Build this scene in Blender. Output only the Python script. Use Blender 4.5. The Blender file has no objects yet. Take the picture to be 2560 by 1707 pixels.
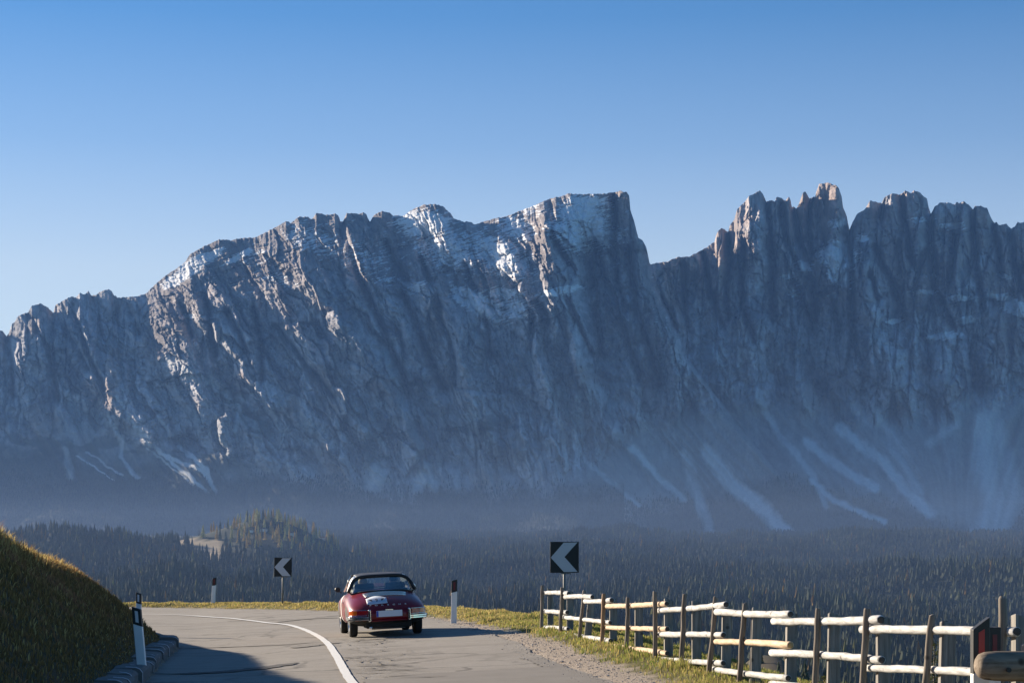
import bpy, bmesh, math, random
import numpy as np
from mathutils import Vector, Matrix, Euler

random.seed(7)
rng = np.random.default_rng(7)
scene = bpy.context.scene
col = scene.collection
R = math.radians

# ------------------------------------------------------------------ camera
F = 5000.0            # focal length in photograph pixels (2560 wide)
HX, HY = 1280.0, 1388.0   # vanishing point of the view axis / horizon row
EYE = 1.7
cam_d = bpy.data.cameras.new("camera")
cam_d.sensor_width = 36.0
cam_d.lens = 36.0 * F / 2560.0
cam_d.shift_x = 0.0
cam_d.shift_y = (HY - 1707 / 2) / 2560.0
cam_d.clip_start = 0.1
cam_d.clip_end = 40000
cam = bpy.data.objects.new("camera", cam_d)
cam.location = (0, 0, EYE)
cam.rotation_euler = (R(90), 0, 0)
col.objects.link(cam)
scene.camera = cam

# ------------------------------------------------------------------ light
SUN_EL, SUN_AZ = 17.5, 38.5      # elevation; degrees ahead of straight left
S = Vector((-math.cos(R(SUN_EL)) * math.cos(R(SUN_AZ)), math.cos(R(SUN_EL)) * math.sin(R(SUN_AZ)), math.sin(R(SUN_EL))))
sun_d = bpy.data.lights.new("sun", 'SUN')
sun_d.energy = 5.0
sun_d.angle = R(0.5)
sun_d.color = (1.0, 0.86, 0.68)
sun = bpy.data.objects.new("sun", sun_d)
sun.rotation_euler = S.to_track_quat('Z', 'Y').to_euler()
sun.location = (-60, 25, 40)
col.objects.link(sun)

world = bpy.data.worlds.new("World")
scene.world = world
world.use_nodes = True
wn = world.node_tree
wn.nodes.clear()
w_out = wn.nodes.new('ShaderNodeOutputWorld')
w_bg = wn.nodes.new('ShaderNodeBackground')
w_sky = wn.nodes.new('ShaderNodeTexSky')
w_sky.sky_type = 'NISHITA'
w_sky.sun_disc = False
w_sky.sun_elevation = R(SUN_EL)
w_sky.sun_rotation = math.atan2(S.x, S.y)
w_sky.altitude = 1750
w_sky.air_density = 1.0
w_sky.dust_density = 0.2
w_sky.ozone_density = 2.5
w_bg.inputs['Strength'].default_value = 0.05
# deeper blue overhead, paling towards the horizon (by direction, so it holds from anywhere)
w_mul = wn.nodes.new('ShaderNodeMix'); w_mul.data_type = 'RGBA'; w_mul.blend_type = 'MULTIPLY'
w_mul.inputs[0].default_value = 1.0
w_mul.inputs[7].default_value = (0.44, 0.83, 1.08, 1)
w_geo = wn.nodes.new('ShaderNodeTexCoord'); w_sep = wn.nodes.new('ShaderNodeSeparateXYZ')
w_rmp = wn.nodes.new('ShaderNodeValToRGB')
w_map = wn.nodes.new('ShaderNodeMapRange'); w_map.inputs[1].default_value = -0.1; w_map.inputs[2].default_value = 0.4
el_ = w_rmp.color_ramp.elements
for p_, f_ in ((0.08, 0.0), (0.16, 0.0), (0.2, 0.62), (0.30, 0.72), (0.48, 0.55), (0.60, 0.22), (0.72, 0.03), (0.8, 0.0)):
    e_ = el_.new(p_); e_.color = (f_, f_, f_, 1)
el_.remove(el_[0]); el_.remove(el_[-1])
w_mix = wn.nodes.new('ShaderNodeMix'); w_mix.data_type = 'RGBA'
w_mix.inputs[7].default_value = (7.6, 7.8, 7.5, 1)
wn.links.new(w_sky.outputs[0], w_mul.inputs[6])
wn.links.new(w_geo.outputs['Generated'], w_sep.inputs[0]); wn.links.new(w_sep.outputs[2], w_map.inputs[0])
wn.links.new(w_map.outputs[0], w_rmp.inputs[0]); # the pale band is strongest on the sun's side of the sky
w_dot = wn.nodes.new('ShaderNodeVectorMath'); w_dot.operation = 'DOT_PRODUCT'
w_dot.inputs[1].default_value = Vector((S.x, S.y, 0)).normalized()
wn.links.new(w_geo.outputs['Generated'], w_dot.inputs[0])
w_az = wn.nodes.new('ShaderNodeMapRange'); w_az.inputs[1].default_value = -0.8; w_az.inputs[2].default_value = 0.85
w_az.inputs[3].default_value = 0.12; w_az.inputs[4].default_value = 1.10
wn.links.new(w_dot.outputs['Value'], w_az.inputs[0])
w_fac = wn.nodes.new('ShaderNodeMath'); w_fac.operation = 'MULTIPLY'; w_fac.use_clamp = True
wn.links.new(w_rmp.outputs[0], w_fac.inputs[0]); wn.links.new(w_az.outputs[0], w_fac.inputs[1])
wn.links.new(w_fac.outputs[0], w_mix.inputs[0])
wn.links.new(w_mul.outputs[2], w_mix.inputs[6])
wn.links.new(w_mix.outputs[2], w_bg.inputs['Color'])
wn.links.new(w_bg.outputs[0], w_out.inputs['Surface'])

scene.view_settings.view_transform = 'Standard'
scene.view_settings.look = 'None'
scene.view_settings.exposure = 1.2
scene.view_settings.gamma = 1.0
scene.cycles.use_denoising = True
scene.cycles.max_bounces = 8
scene.cycles.transparent_max_bounces = 16
scene.cycles.volume_bounces = 0

HAZE_DENSITY = 0.000026
MIST_DENSITY, MIST_COLOR, MIST_TOP = 0.00005, (0.42, 0.57, 0.88), 125
HAZE_COLOR = (0.20, 0.44, 1.0)


# ------------------------------------------------------------------ helpers
def tag(o, label=None, cat=None, group=None, kind=None):
    if label: o['label'] = label
    if cat: o['category'] = cat
    if group: o['group'] = group
    if kind: o['kind'] = kind
    return o


def empty(name, loc=(0, 0, 0), rot=(0, 0, 0)):
    o = bpy.data.objects.new(name, None)
    o.empty_display_size = 0.2
    o.location = loc
    o.rotation_euler = rot
    col.objects.link(o)
    return o


def link(name, me, parent=None):
    o = bpy.data.objects.new(name, me)
    col.objects.link(o)
    if parent: o.parent = parent
    return o


def mesh_np(name, V, Fa, mats, smooth=False, colr=None, mi=None):
    V = np.asarray(V, np.float32).reshape(-1, 3)
    Fa = np.asarray(Fa, np.int32)
    me = bpy.data.meshes.new(name)
    nf, k = Fa.shape
    me.vertices.add(len(V))
    me.vertices.foreach_set("co", V.ravel())
    me.loops.add(nf * k)
    me.loops.foreach_set("vertex_index", Fa.ravel())
    me.polygons.add(nf)
    me.polygons.foreach_set("loop_start", np.arange(0, nf * k, k, dtype=np.int32))
    me.polygons.foreach_set("loop_total", np.full(nf, k, np.int32))
    me.polygons.foreach_set("use_smooth", np.full(nf, smooth, dtype=bool))
    if mi is not None:
        me.polygons.foreach_set("material_index", np.asarray(mi, np.int32))
    for m in (mats if isinstance(mats, (list, tuple)) else [mats]):
        me.materials.append(m)
    if colr is not None:
        a = me.color_attributes.new("tint", 'FLOAT_COLOR', 'POINT')
        c = np.ones((len(V), 4), np.float32)
        c[:, :3] = colr
        a.data.foreach_set("color", c.ravel())
    me.update(calc_edges=True)
    return me


def grid_faces(nr, nc):
    i = np.arange(nr - 1)[:, None] * nc + np.arange(nc - 1)[None, :]
    i = i.ravel()
    return np.stack([i, i + 1, i + nc + 1, i + nc], 1)


class MB:
    """collects shapes of one part; build() links them as one mesh"""
    def __init__(s):
        s.v, s.f, s.m = [], [], []

    def add(s, vs, fs, m=0):
        n = len(s.v)
        s.v += [tuple(p) for p in vs]
        s.f += [tuple(i + n for i in f) for f in fs]
        s.m += [m] * len(fs)
        return s

    def box(s, c, d, m=0, mat=None):
        x, y, z = [q / 2 for q in d]
        vs = [Vector((sx * x, sy * y, sz * z)) for sz in (-1, 1) for sy in (-1, 1) for sx in (-1, 1)]
        if mat is not None: vs = [mat @ p for p in vs]
        vs = [p + Vector(c) for p in vs]
        return s.add(vs, [(0, 2, 3, 1), (4, 5, 7, 6), (0, 1, 5, 4), (2, 6, 7, 3), (0, 4, 6, 2), (1, 3, 7, 5)], m)

    def tube(s, path, rad, n=10, m=0, capm=None, caps=True, jit=0.0, squash=1.0):
        path = [Vector(p) for p in path]
        if not hasattr(rad, '__len__'): rad = [rad] * len(path)
        rings = []
        ref = Vector((0, 0, 1))
        d0 = (path[-1] - path[0]).normalized()
        if abs(d0.dot(ref)) > 0.9: ref = Vector((0, 1, 0))
        for i, p in enumerate(path):
            d = (path[min(i + 1, len(path) - 1)] - path[max(i - 1, 0)]).normalized()
            u = d.cross(ref).normalized()
            w = u.cross(d)
            ring = []
            for k in range(n):
                a = 2 * math.pi * k / n
                r = rad[i] * (1 + random.uniform(-jit, jit))
                ring.append(p + u * math.cos(a) * r + w * math.sin(a) * r * squash)
            rings.append(ring)
        vs = [q for r_ in rings for q in r_]
        fs = []
        for i in range(len(path) - 1):
            for k in range(n):
                a, b = i * n + k, i * n + (k + 1) % n
                fs.append((a, b, b + n, a + n))
        s.add(vs, fs, m)
        if caps:
            cm = m if capm is None else capm
            s.add(rings[0], [tuple(range(n))], cm)
            s.add(rings[-1], [tuple(reversed(range(n)))], cm)
        return s

    def lathe(s, prof, n=24, m=0, axis='x', c=(0, 0, 0)):
        vs, fs = [], []
        for (r, h) in prof:
            for k in range(n):
                a = 2 * math.pi * k / n
                if axis == 'x': p = (h, r * math.cos(a), r * math.sin(a))
                elif axis == 'y': p = (r * math.cos(a), h, r * math.sin(a))
                else: p = (r * math.cos(a), r * math.sin(a), h)
                vs.append((p[0] + c[0], p[1] + c[1], p[2] + c[2]))
        for i in range(len(prof) - 1):
            for k in range(n):
                a, b = i * n + k, i * n + (k + 1) % n
                fs.append((a, b, b + n, a + n))
        return s.add(vs, fs, m)

    def prism(s, pts, d, m=0):
        """pts: list of 3d points of a planar outline, d: extrusion vector"""
        n = len(pts)
        d = Vector(d)
        vs = [Vector(p) for p in pts] + [Vector(p) + d for p in pts]
        fs = [tuple(range(n)), tuple(reversed(range(n, 2 * n)))]
        fs += [(i, (i + 1) % n, (i + 1) % n + n, i + n) for i in range(n)]
        return s.add(vs, fs, m)

    def ellipsoid(s, c, r, n=14, k=9, m=0):
        vs, fs = [], []
        for i in range(k + 1):
            t = math.pi * i / k
            for j in range(n):
                a = 2 * math.pi * j / n
                vs.append((c[0] + r[0] * math.sin(t) * math.cos(a), c[1] + r[1] * math.sin(t) * math.sin(a), c[2] + r[2] * math.cos(t)))
        for i in range(k):
            for j in range(n):
                a, b = i * n + j, i * n + (j + 1) % n
                fs.append((a, b, b + n, a + n))
        return s.add(vs, fs, m)

    def build(s, name, mats, parent=None, smooth=False, bevel=0.0, fix=True):
        me = bpy.data.meshes.new(name)
        me.from_pydata([tuple(p) for p in s.v], [], s.f)
        for m in (mats if isinstance(mats, (list, tuple)) else [mats]):
            me.materials.append(m)
        for p, m in zip(me.polygons, s.m):
            p.material_index = m
            p.use_smooth = smooth
        if fix:
            bm = bmesh.new(); bm.from_mesh(me)
            bmesh.ops.remove_doubles(bm, verts=bm.verts, dist=1e-5)
            bmesh.ops.recalc_face_normals(bm, faces=bm.faces)
            bm.to_mesh(me); bm.free()
        me.update()
        o = link(name, me, parent)
        if bevel:
            b = o.modifiers.new("bevel", 'BEVEL')
            b.width = bevel; b.segments = 2; b.limit_method = 'ANGLE'; b.angle_limit = R(40)
        return o


# ------------------------------------------------------------------ noise
_perm = np.random.default_rng(11).permutation(512)
_perm = np.concatenate([_perm, _perm, _perm])
_ga = np.random.default_rng(5).uniform(0, 2 * np.pi, 512)
_gx, _gy = np.cos(_ga), np.sin(_ga)


def perlin(x, y, seed=0):
    x = np.asarray(x, np.float64) + seed * 17.31; y = np.asarray(y, np.float64) + seed * 7.77
    xi = np.floor(x).astype(np.int64); yi = np.floor(y).astype(np.int64)
    xf, yf = x - xi, y - yi
    u = xf * xf * xf * (xf * (xf * 6 - 15) + 10); v = yf * yf * yf * (yf * (yf * 6 - 15) + 10)

    def g(ix, iy, dx, dy):
        h = _perm[(_perm[ix & 511] + iy) & 511]
        return _gx[h] * dx + _gy[h] * dy
    a = g(xi, yi, xf, yf); b = g(xi + 1, yi, xf - 1, yf)
    c = g(xi, yi + 1, xf, yf - 1); d = g(xi + 1, yi + 1, xf - 1, yf - 1)
    return ((a + u * (b - a)) * (1 - v) + (c + u * (d - c)) * v) * 1.5


def fbm(x, y, oct=4, seed=0, gain=0.5):
    r, a, t = 0, 1, 0
    for o in range(oct):
        r = r + a * perlin(x * 2 ** o, y * 2 ** o, seed + o * 3); t += a; a *= gain
    return r / t


def ridged(x, y, seed=0):
    return 1 - 2 * np.abs(perlin(x, y, seed))      # crest = 1


def cells(x, y, seed=0, jit=0.9):
    """slab-like cellular noise: per-cell random level and tilt, plus distance to the cell border"""
    xi = np.floor(x).astype(np.int64); yi = np.floor(y).astype(np.int64)
    f1 = np.full(x.shape, 9.0); f2 = np.full(x.shape, 9.0)
    lv = np.zeros(x.shape); tx = np.zeros(x.shape); ty = np.zeros(x.shape)
    for dx in (-1, 0, 1):
        for dy in (-1, 0, 1):
            cx_, cy_ = xi + dx, yi + dy
            h1 = _perm[(_perm[(cx_ + seed * 31) & 511] + cy_) & 511]; h2 = _perm[(h1 + 101 + (cx_ & 511)) & 511]; h3 = _perm[(h2 + 57 + (cy_ & 511)) & 511]
            qx = x - (cx_ + 0.5 + jit * (h1 / 511.0 - 0.5)); qy = y - (cy_ + 0.5 + jit * (h2 / 511.0 - 0.5))
            d = qx * qx + qy * qy
            n = d < f1
            f2 = np.where(n, f1, np.minimum(f2, d)); f1 = np.where(n, d, f1)
            lv = np.where(n, h3 / 511.0 - 0.5, lv)
            tx = np.where(n, (h1 / 511.0 - 0.5) * qx * 2, tx); ty = np.where(n, (h2 / 511.0 - 0.5) * qy * 2, ty)
    return lv, tx, ty, np.sqrt(f2) - np.sqrt(f1)


def sstep(a, b, x):
    t = np.clip((x - a) / (b - a), 0, 1)
    return t * t * (3 - 2 * t)


def seg_dist(px, py, pts):
    """distance to a polyline and signed side of the nearest piece (positive = right of the travel direction)"""
    best = np.full(np.shape(px), 1e9); side = np.zeros(np.shape(px))
    for (x0, y0), (x1, y1) in zip(pts[:-1], pts[1:]):
        dx, dy = x1 - x0, y1 - y0
        L = dx * dx + dy * dy + 1e-9
        t = np.clip(((px - x0) * dx + (py - y0) * dy) / L, 0, 1)
        qx, qy = px - (x0 + t * dx), py - (y0 + t * dy)
        d = np.hypot(qx, qy)
        s = qx * dy - qy * dx
        k = d < best
        best = np.where(k, d, best); side = np.where(k, s, side)
    return best, np.sign(side)


def catmull(pts, n=8):
    pts = [np.array(p, float) for p in pts]
    out = []
    for i in range(len(pts) - 1):
        p0 = pts[max(i - 1, 0)]; p1 = pts[i]; p2 = pts[i + 1]; p3 = pts[min(i + 2, len(pts) - 1)]
        for k in range(n):
            t = k / n
            out.append(0.5 * ((2 * p1) + (-p0 + p2) * t + (2 * p0 - 5 * p1 + 4 * p2 - p3) * t * t + (-p0 + 3 * p1 - 3 * p2 + p3) * t ** 3))
    out.append(pts[-1])
    return np.array(out)


# ------------------------------------------------------------------ materials
class NT:
    def __init__(s, name):
        s.mat = bpy.data.materials.new(name)
        s.mat.use_nodes = True
        s.t = s.mat.node_tree
        s.b = s.t.nodes['Principled BSDF']
        s.out = s.t.nodes['Material Output']

    def n(s, typ, **kw):
        nd = s.t.nodes.new(typ)
        for k, v in kw.items():
            if k in nd.inputs.keys() if not isinstance(k, int) else False: nd.inputs[k].default_value = v
            else: setattr(nd, k, v)
        return nd

    def l(s, a, b): s.t.links.new(a, b)

    def coord(s, kind='Object', scale=None):
        c = s.n('ShaderNodeTexCoord').outputs[kind]
        if scale is not None:
            m = s.n('ShaderNodeMapping'); m.inputs['Scale'].default_value = scale
            s.l(c, m.inputs['Vector']); c = m.outputs[0]
        return c

    def noise(s, vec, scale, detail=4, rough=0.55, dist=0.0):
        n = s.n('ShaderNodeTexNoise'); n.inputs['Scale'].default_value = scale
        n.inputs['Detail'].default_value = detail; n.inputs['Roughness'].default_value = rough
        n.inputs['Distortion'].default_value = dist
        if vec is not None: s.l(vec, n.inputs['Vector'])
        return n.outputs['Fac']

    def ramp(s, fac, stops):
        r = s.n('ShaderNodeValToRGB')
        el = r.color_ramp.elements
        while len(el) < len(stops): el.new(0.5)
        for e, (p, c) in zip(el, stops):
            e.position = p
            e.color = (c, c, c, 1) if not hasattr(c, '__len__') else (*c, 1)
        s.l(fac, r.inputs['Fac'])
        return r.outputs['Color']

    def mix(s, fac, a, b, mode='MIX'):
        m = s.n('ShaderNodeMix'); m.data_type = 'RGBA'; m.blend_type = mode; m.clamp_factor = True
        for k, v in ((0, fac), (6, a), (7, b)):
            if hasattr(v, 'links') or isinstance(v, bpy.types.NodeSocket): s.l(v, m.inputs[k])
            elif k == 0: m.inputs[0].default_value = v
            else: m.inputs[k].default_value = (*v, 1) if len(v) == 3 else v
        return m.outputs[2]

    def bump(s, h, strength=0.3, dist=0.02):
        b = s.n('ShaderNodeBump'); b.inputs['Strength'].default_value = strength; b.inputs['Distance'].default_value = dist
        s.l(h, b.inputs['Height']); s.l(b.outputs[0], s.b.inputs['Normal'])

    def set(s, color=None, rough=0.8, metal=0.0, spec=0.5):
        if color is not None:
            if isinstance(color, bpy.types.NodeSocket): s.l(color, s.b.inputs['Base Color'])
            else: s.b.inputs['Base Color'].default_value = (*color, 1)
        s.b.inputs['Roughness'].default_value = rough
        s.b.inputs['Metallic'].default_value = metal
        s.b.inputs['Specular IOR Level'].default_value = spec
        return s.mat


def plain(name, c, rough=0.6, metal=0.0, var=0.15, scale=6.0, spec=0.5, coat=0.0):
    t = NT(name)
    f = t.noise(t.coord(), scale, 3)
    cc = t.mix(f, tuple(q * (1 - var) for q in c), tuple(min(1, q * (1 + var)) for q in c))
    t.set(cc, rough, metal, spec)
    if coat:
        t.b.inputs['Coat Weight'].default_value = coat
        t.b.inputs['Coat Roughness'].default_value = 0.05
    return t.mat


M = {}
# asphalt: pale old tarmac with a fine aggregate, worn stains and crack network
t = NT("asphalt")
v = t.coord()
big = t.noise(v, 0.35, 4, 0.6)
c0 = t.ramp(big, [(0.3, (0.235, 0.208, 0.176)), (0.52, (0.275, 0.248, 0.214)), (0.75, (0.31, 0.283, 0.248))])
mid = t.noise(v, 3.0, 5, 0.7)
c1 = t.mix(t.ramp(mid, [(0.33, 0.0), (0.66, 0.75)]), c0, (0.21, 0.186, 0.158))
fine = t.noise(v, 90, 2, 0.7)
c2 = t.mix(t.ramp(fine, [(0.3, 0.0), (0.75, 0.45)]), c1, (0.42, 0.395, 0.36))
c2 = t.mix(t.ramp(t.noise(v, 26, 3, 0.7), [(0.30, 0.55), (0.46, 0.0)]), c2, (0.13, 0.115, 0.10))
sv = t.coord('Object', (0.22, 1.3, 1)); c2 = t.mix(t.ramp(t.noise(sv, 0.9, 5, 0.65, 0.6), [(0.50, 0.0), (0.66, 0.5)]), c2, (0.185, 0.165, 0.142))
wv = t.n('ShaderNodeVectorMath'); wv.operation = 'ADD'
nz = t.n('ShaderNodeTexNoise'); nz.inputs['Scale'].default_value = 0.9; nz.inputs['Detail'].default_value = 4
t.l(v, nz.inputs['Vector']); t.l(v, wv.inputs[0])
sc = t.n('ShaderNodeVectorMath'); sc.operation = 'SCALE'; sc.inputs['Scale'].default_value = 1.6
t.l(nz.outputs['Color'], sc.inputs[0]); t.l(sc.outputs[0], wv.inputs[1])
vo = t.n('ShaderNodeTexVoronoi'); vo.feature = 'DISTANCE_TO_EDGE'; vo.inputs['Scale'].default_value = 0.34
t.l(wv.outputs[0], vo.inputs['Vector'])
crk = t.ramp(vo.outputs['Distance'], [(0.0, 0.75), (0.012, 0.6), (0.03, 0.0)])
msk = t.ramp(t.noise(v, 0.22, 2), [(0.42, 0.0), (0.6, 1.0)])
crk = t.mix(1.0, crk, msk, 'MULTIPLY')
c3 = t.mix(crk, c2, (0.06, 0.055, 0.05))
t.bump(fine, 0.35, 0.01)
M['asphalt'] = t.set(c3, 0.9, 0, 0.3)

t = NT("asphalt_patch")
v = t.coord()
c0 = t.ramp(t.noise(v, 1.2, 5, 0.65), [(0.3, (0.165, 0.148, 0.13)), (0.7, (0.215, 0.195, 0.172))])
c1 = t.mix(t.ramp(t.noise(v, 100, 2, 0.7), [(0.35, 0.0), (0.75, 0.4)]), c0, (0.32, 0.30, 0.27))
M['patch'] = t.set(c1, 0.92, 0, 0.3)
M['crack'] = plain("crumbled_asphalt", (0.11, 0.098, 0.085), 0.9, 0, 0.4, 8)
M['seam'] = plain("tar_seam", (0.05, 0.046, 0.044), 0.85, 0, 0.4, 8)

t = NT("road_paint")
v = t.coord()
w = t.ramp(t.noise(v, 22, 4, 0.7), [(0.30, 0.0), (0.42, 1.0)])
M['paint'] = t.set(t.mix(w, (0.36, 0.345, 0.32), (0.74, 0.73, 0.70)), 0.8)

# ground: soil, gravel and grass tints come from the vertex colour written per point
t = NT("ground_soil")
v = t.coord()
at = t.n('ShaderNodeVertexColor'); at.layer_name = "tint"
f = t.noise(v, 14, 5, 0.7)
c = t.mix(f, at.outputs['Color'], t.mix(1.0, at.outputs['Color'], (0.5, 0.47, 0.42), 'MULTIPLY'))
t.bump(t.noise(v, 30, 4, 0.7), 0.6, 0.03)
M['ground'] = t.set(c, 0.95, 0, 0.2)

t = NT("blade")
at = t.n('ShaderNodeVertexColor'); at.layer_name = "tint"
t.set(at.outputs['Color'], 0.75, 0, 0.25)
tr = t.n('ShaderNodeBsdfTranslucent'); t.l(at.outputs['Color'], tr.inputs['Color'])
mx = t.n('ShaderNodeMixShader'); mx.inputs[0].default_value = 0.5
t.l(t.b.outputs[0], mx.inputs[1]); t.l(tr.outputs[0], mx.inputs[2]); t.l(mx.outputs[0], t.out.inputs['Surface'])
M['blade'] = t.mat

t = NT("needles")
at = t.n('ShaderNodeVertexColor'); at.layer_name = "tint"
v = t.coord('Generated')
c = t.mix(t.noise(v, 9, 3), t.mix(1.0, at.outputs['Color'], (0.55, 0.55, 0.5), 'MULTIPLY'), t.mix(1.0, at.outputs['Color'], (1.35, 1.35, 1.3), 'MULTIPLY'))
t.set(c, 0.9, 0, 0.1)
tr = t.n('ShaderNodeBsdfTranslucent'); t.l(c, tr.inputs['Color'])
mx = t.n('ShaderNodeMixShader'); mx.inputs[0].default_value = 0.45
t.l(t.b.outputs[0], mx.inputs[1]); t.l(tr.outputs[0], mx.inputs[2]); t.l(mx.outputs[0], t.out.inputs['Surface'])
M['needles'] = t.mat
M['stone'] = plain("loose_stone", (0.52, 0.46, 0.40), 0.9, 0, 0.4, 9)

# mountain rock: tint per point plus fine procedural breakup and bump
t = NT("mountain_rock")
v = t.coord()
at = t.n('ShaderNodeVertexColor'); at.layer_name = "tint"
sv = t.coord('Object', (1, 0.6, 0.25))
f1 = t.noise(sv, 0.09, 6, 0.65)
f2 = t.noise(v, 0.035, 5, 0.6)
c = t.mix(f1, t.mix(1.0, at.outputs['Color'], (0.72, 0.72, 0.74), 'MULTIPLY'), t.mix(1.0, at.outputs['Color'], (1.25, 1.22, 1.2), 'MULTIPLY'))
c = t.mix(f2, c, t.mix(1.0, c, (0.86, 0.9, 0.95), 'MULTIPLY'))
hh = t.n('ShaderNodeMath'); hh.operation = 'ADD'
t.l(f1, hh.inputs[0]); t.l(t.noise(v, 0.22, 4, 0.6), hh.inputs[1])
t.bump(hh.outputs[0], 0.7, 6.0)
M['rock'] = t.set(c, 0.95, 0, 0.15)

t = NT("valley_soil")
v = t.coord()
at = t.n('ShaderNodeVertexColor'); at.layer_name = "tint"
c = t.mix(t.noise(v, 0.05, 6, 0.7), t.mix(1.0, at.outputs['Color'], (0.6, 0.6, 0.6), 'MULTIPLY'), t.mix(1.0, at.outputs['Color'], (1.3, 1.3, 1.25), 'MULTIPLY'))
M['valley'] = t.set(c, 0.95, 0, 0.1)


# weathered wood, grain along one axis (object space)
def wood(name, c_dark, c_light, axis, knots=True, rough=0.85):
    t = NT(name)
    sc_ = [26, 26, 26]; sc_[axis] = 1.6
    v = t.coord('Object', tuple(sc_))
    f = t.noise(v, 1.0, 6, 0.65, 0.3)
    c = t.ramp(f, [(0.28, c_dark), (0.5, tuple((a + b) / 2 for a, b in zip(c_dark, c_light))), (0.72, c_light)])
    if knots:
        vo = t.n('ShaderNodeTexVoronoi'); vo.inputs['Scale'].default_value = 5.0
        t.l(t.coord(), vo.inputs['Vector'])
        k = t.ramp(vo.outputs['Distance'], [(0.0, 0.9), (0.10, 0.7), (0.17, 0.0)])
        c = t.mix(k, c, tuple(q * 0.35 for q in c_dark))
    t.bump(f, 0.5, 0.006)
    return t.set(c, rough, 0, 0.25)


M['rail'] = wood("peeled_log", (0.29, 0.28, 0.265), (0.70, 0.70, 0.695), 1)
M['rail_tan'] = wood("bark_flecked_log", (0.42, 0.28, 0.17), (0.78, 0.64, 0.48), 1)
M['post'] = wood("grey_timber", (0.11, 0.10, 0.09), (0.36, 0.34, 0.31), 2)
M['pole'] = wood("brown_grey_pole", (0.10, 0.08, 0.065), (0.30, 0.26, 0.215), 2)
M['pole_tan'] = wood("tan_pole", (0.20, 0.12, 0.07), (0.42, 0.28, 0.17), 2)
M['endgrain'] = plain("weathered_end_grain", (0.075, 0.062, 0.052), 0.9, 0, 0.5, 30)
M['endgrain_tan'] = plain("fresh_end_grain", (0.45, 0.28, 0.12), 0.9, 0, 0.3, 30)
M['biglog'] = wood("barrier_log", (0.10, 0.07, 0.045), (0.34, 0.28, 0.22), 0)

M['white_plastic'] = plain("white_plastic", (0.74, 0.74, 0.73), 0.45, 0, 0.08, 5)
M['black_plastic'] = plain("black_plastic", (0.012, 0.012, 0.013), 0.5, 0, 0.3, 5)
M['reflector_white'] = plain("white_reflector", (0.62, 0.62, 0.64), 0.3, 0, 0.1, 40)
M['reflector_dark'] = plain("dark_red_reflector", (0.13, 0.008, 0.010), 0.35, 0, 0.2, 40)
M['reflector_red'] = plain("red_reflector", (0.36, 0.012, 0.01), 0.3, 0, 0.15, 40)
M['reflector_dull'] = plain("dull_red_reflector", (0.12, 0.012, 0.016), 0.4, 0, 0.2, 40)
M['sign_black'] = plain("sign_black", (0.008, 0.008, 0.009), 0.55, 0, 0.2, 4)
M['sign_grey'] = plain("sign_reflective_grey", (0.55, 0.53, 0.56), 0.5, 0, 0.06, 30)
M['steel'] = plain("galvanised_steel", (0.17, 0.165, 0.16), 0.6, 0.35, 0.2, 10)
M['concrete'] = plain("kerb_stone", (0.14, 0.132, 0.125), 0.9, 0, 0.35, 5)
M['kerb_white'] = plain("kerb_white_paint", (0.62, 0.63, 0.66), 0.8, 0, 0.2, 12)

M['car_red'] = plain("burgundy_paint", (0.19, 0.005, 0.011), 0.34, 0, 0.04, 2, 0.32, 0.25)
M['car_under'] = plain("underbody_black", (0.015, 0.014, 0.013), 0.8, 0, 0.3, 9)
M['chrome'] = plain("chrome", (0.78, 0.77, 0.76), 0.12, 1.0, 0.03, 4)
M['letter'] = plain("silver_letter", (0.72, 0.72, 0.72), 0.35, 0.3, 0.03, 4)
M['rim'] = plain("silver_wheel", (0.70, 0.69, 0.67), 0.32, 0.55, 0.05, 6)
M['brushed'] = plain("brushed_steel", (0.62, 0.62, 0.62), 0.36, 0.9, 0.08, 40)
M['vinyl'] = plain("black_vinyl_roof", (0.075, 0.075, 0.08), 0.5, 0, 0.15, 30)
M['rubber'] = plain("tyre_rubber", (0.016, 0.016, 0.016), 0.85, 0, 0.3, 30)
M['black_trim'] = plain("black_trim", (0.010, 0.010, 0.011), 0.5, 0, 0.2, 10)
M['lamp_red'] = plain("tail_lamp_red", (0.30, 0.008, 0.012), 0.15, 0, 0.15, 20, 0.6, 0.6)
M['lamp_amber'] = plain("tail_lamp_amber", (0.65, 0.13, 0.015), 0.15, 0, 0.15, 20, 0.6, 0.6)
M['plate_white'] = plain("plate_white", (0.70, 0.70, 0.74), 0.45, 0, 0.04, 8)
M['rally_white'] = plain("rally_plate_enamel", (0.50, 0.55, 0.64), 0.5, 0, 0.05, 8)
M['plate_blue'] = plain("plate_blue", (0.02, 0.06, 0.42), 0.45, 0, 0.1, 8)
M['ink'] = plain("black_ink", (0.012, 0.02, 0.025), 0.6, 0, 0.1, 8)
M['stripe'] = plain("white_door_stripe", (0.75, 0.73, 0.70), 0.35, 0, 0.04, 6)
M['gold'] = plain("gilt_badge", (0.60, 0.42, 0.14), 0.3, 0.9, 0.1, 8)
M['grille'] = plain("grille_slats", (0.16, 0.16, 0.18), 0.35, 0.8, 0.15, 14)
M['leather'] = plain("dark_leather", (0.022, 0.020, 0.019), 0.6, 0, 0.2, 12)
M['skin'] = plain("skin", (0.48, 0.29, 0.21), 0.55, 0, 0.08, 10)
M['hair_fair'] = plain("fair_hair", (0.34, 0.25, 0.13), 0.7, 0, 0.25, 40)
M['hair_dark'] = plain("dark_hair", (0.025, 0.02, 0.017), 0.7, 0, 0.25, 40)
M['cloth_light'] = plain("pale_shirt", (0.50, 0.50, 0.47), 0.9, 0, 0.1, 20)
M['cloth_dark'] = plain("dark_jacket", (0.03, 0.032, 0.045), 0.9, 0, 0.15, 20)
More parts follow.
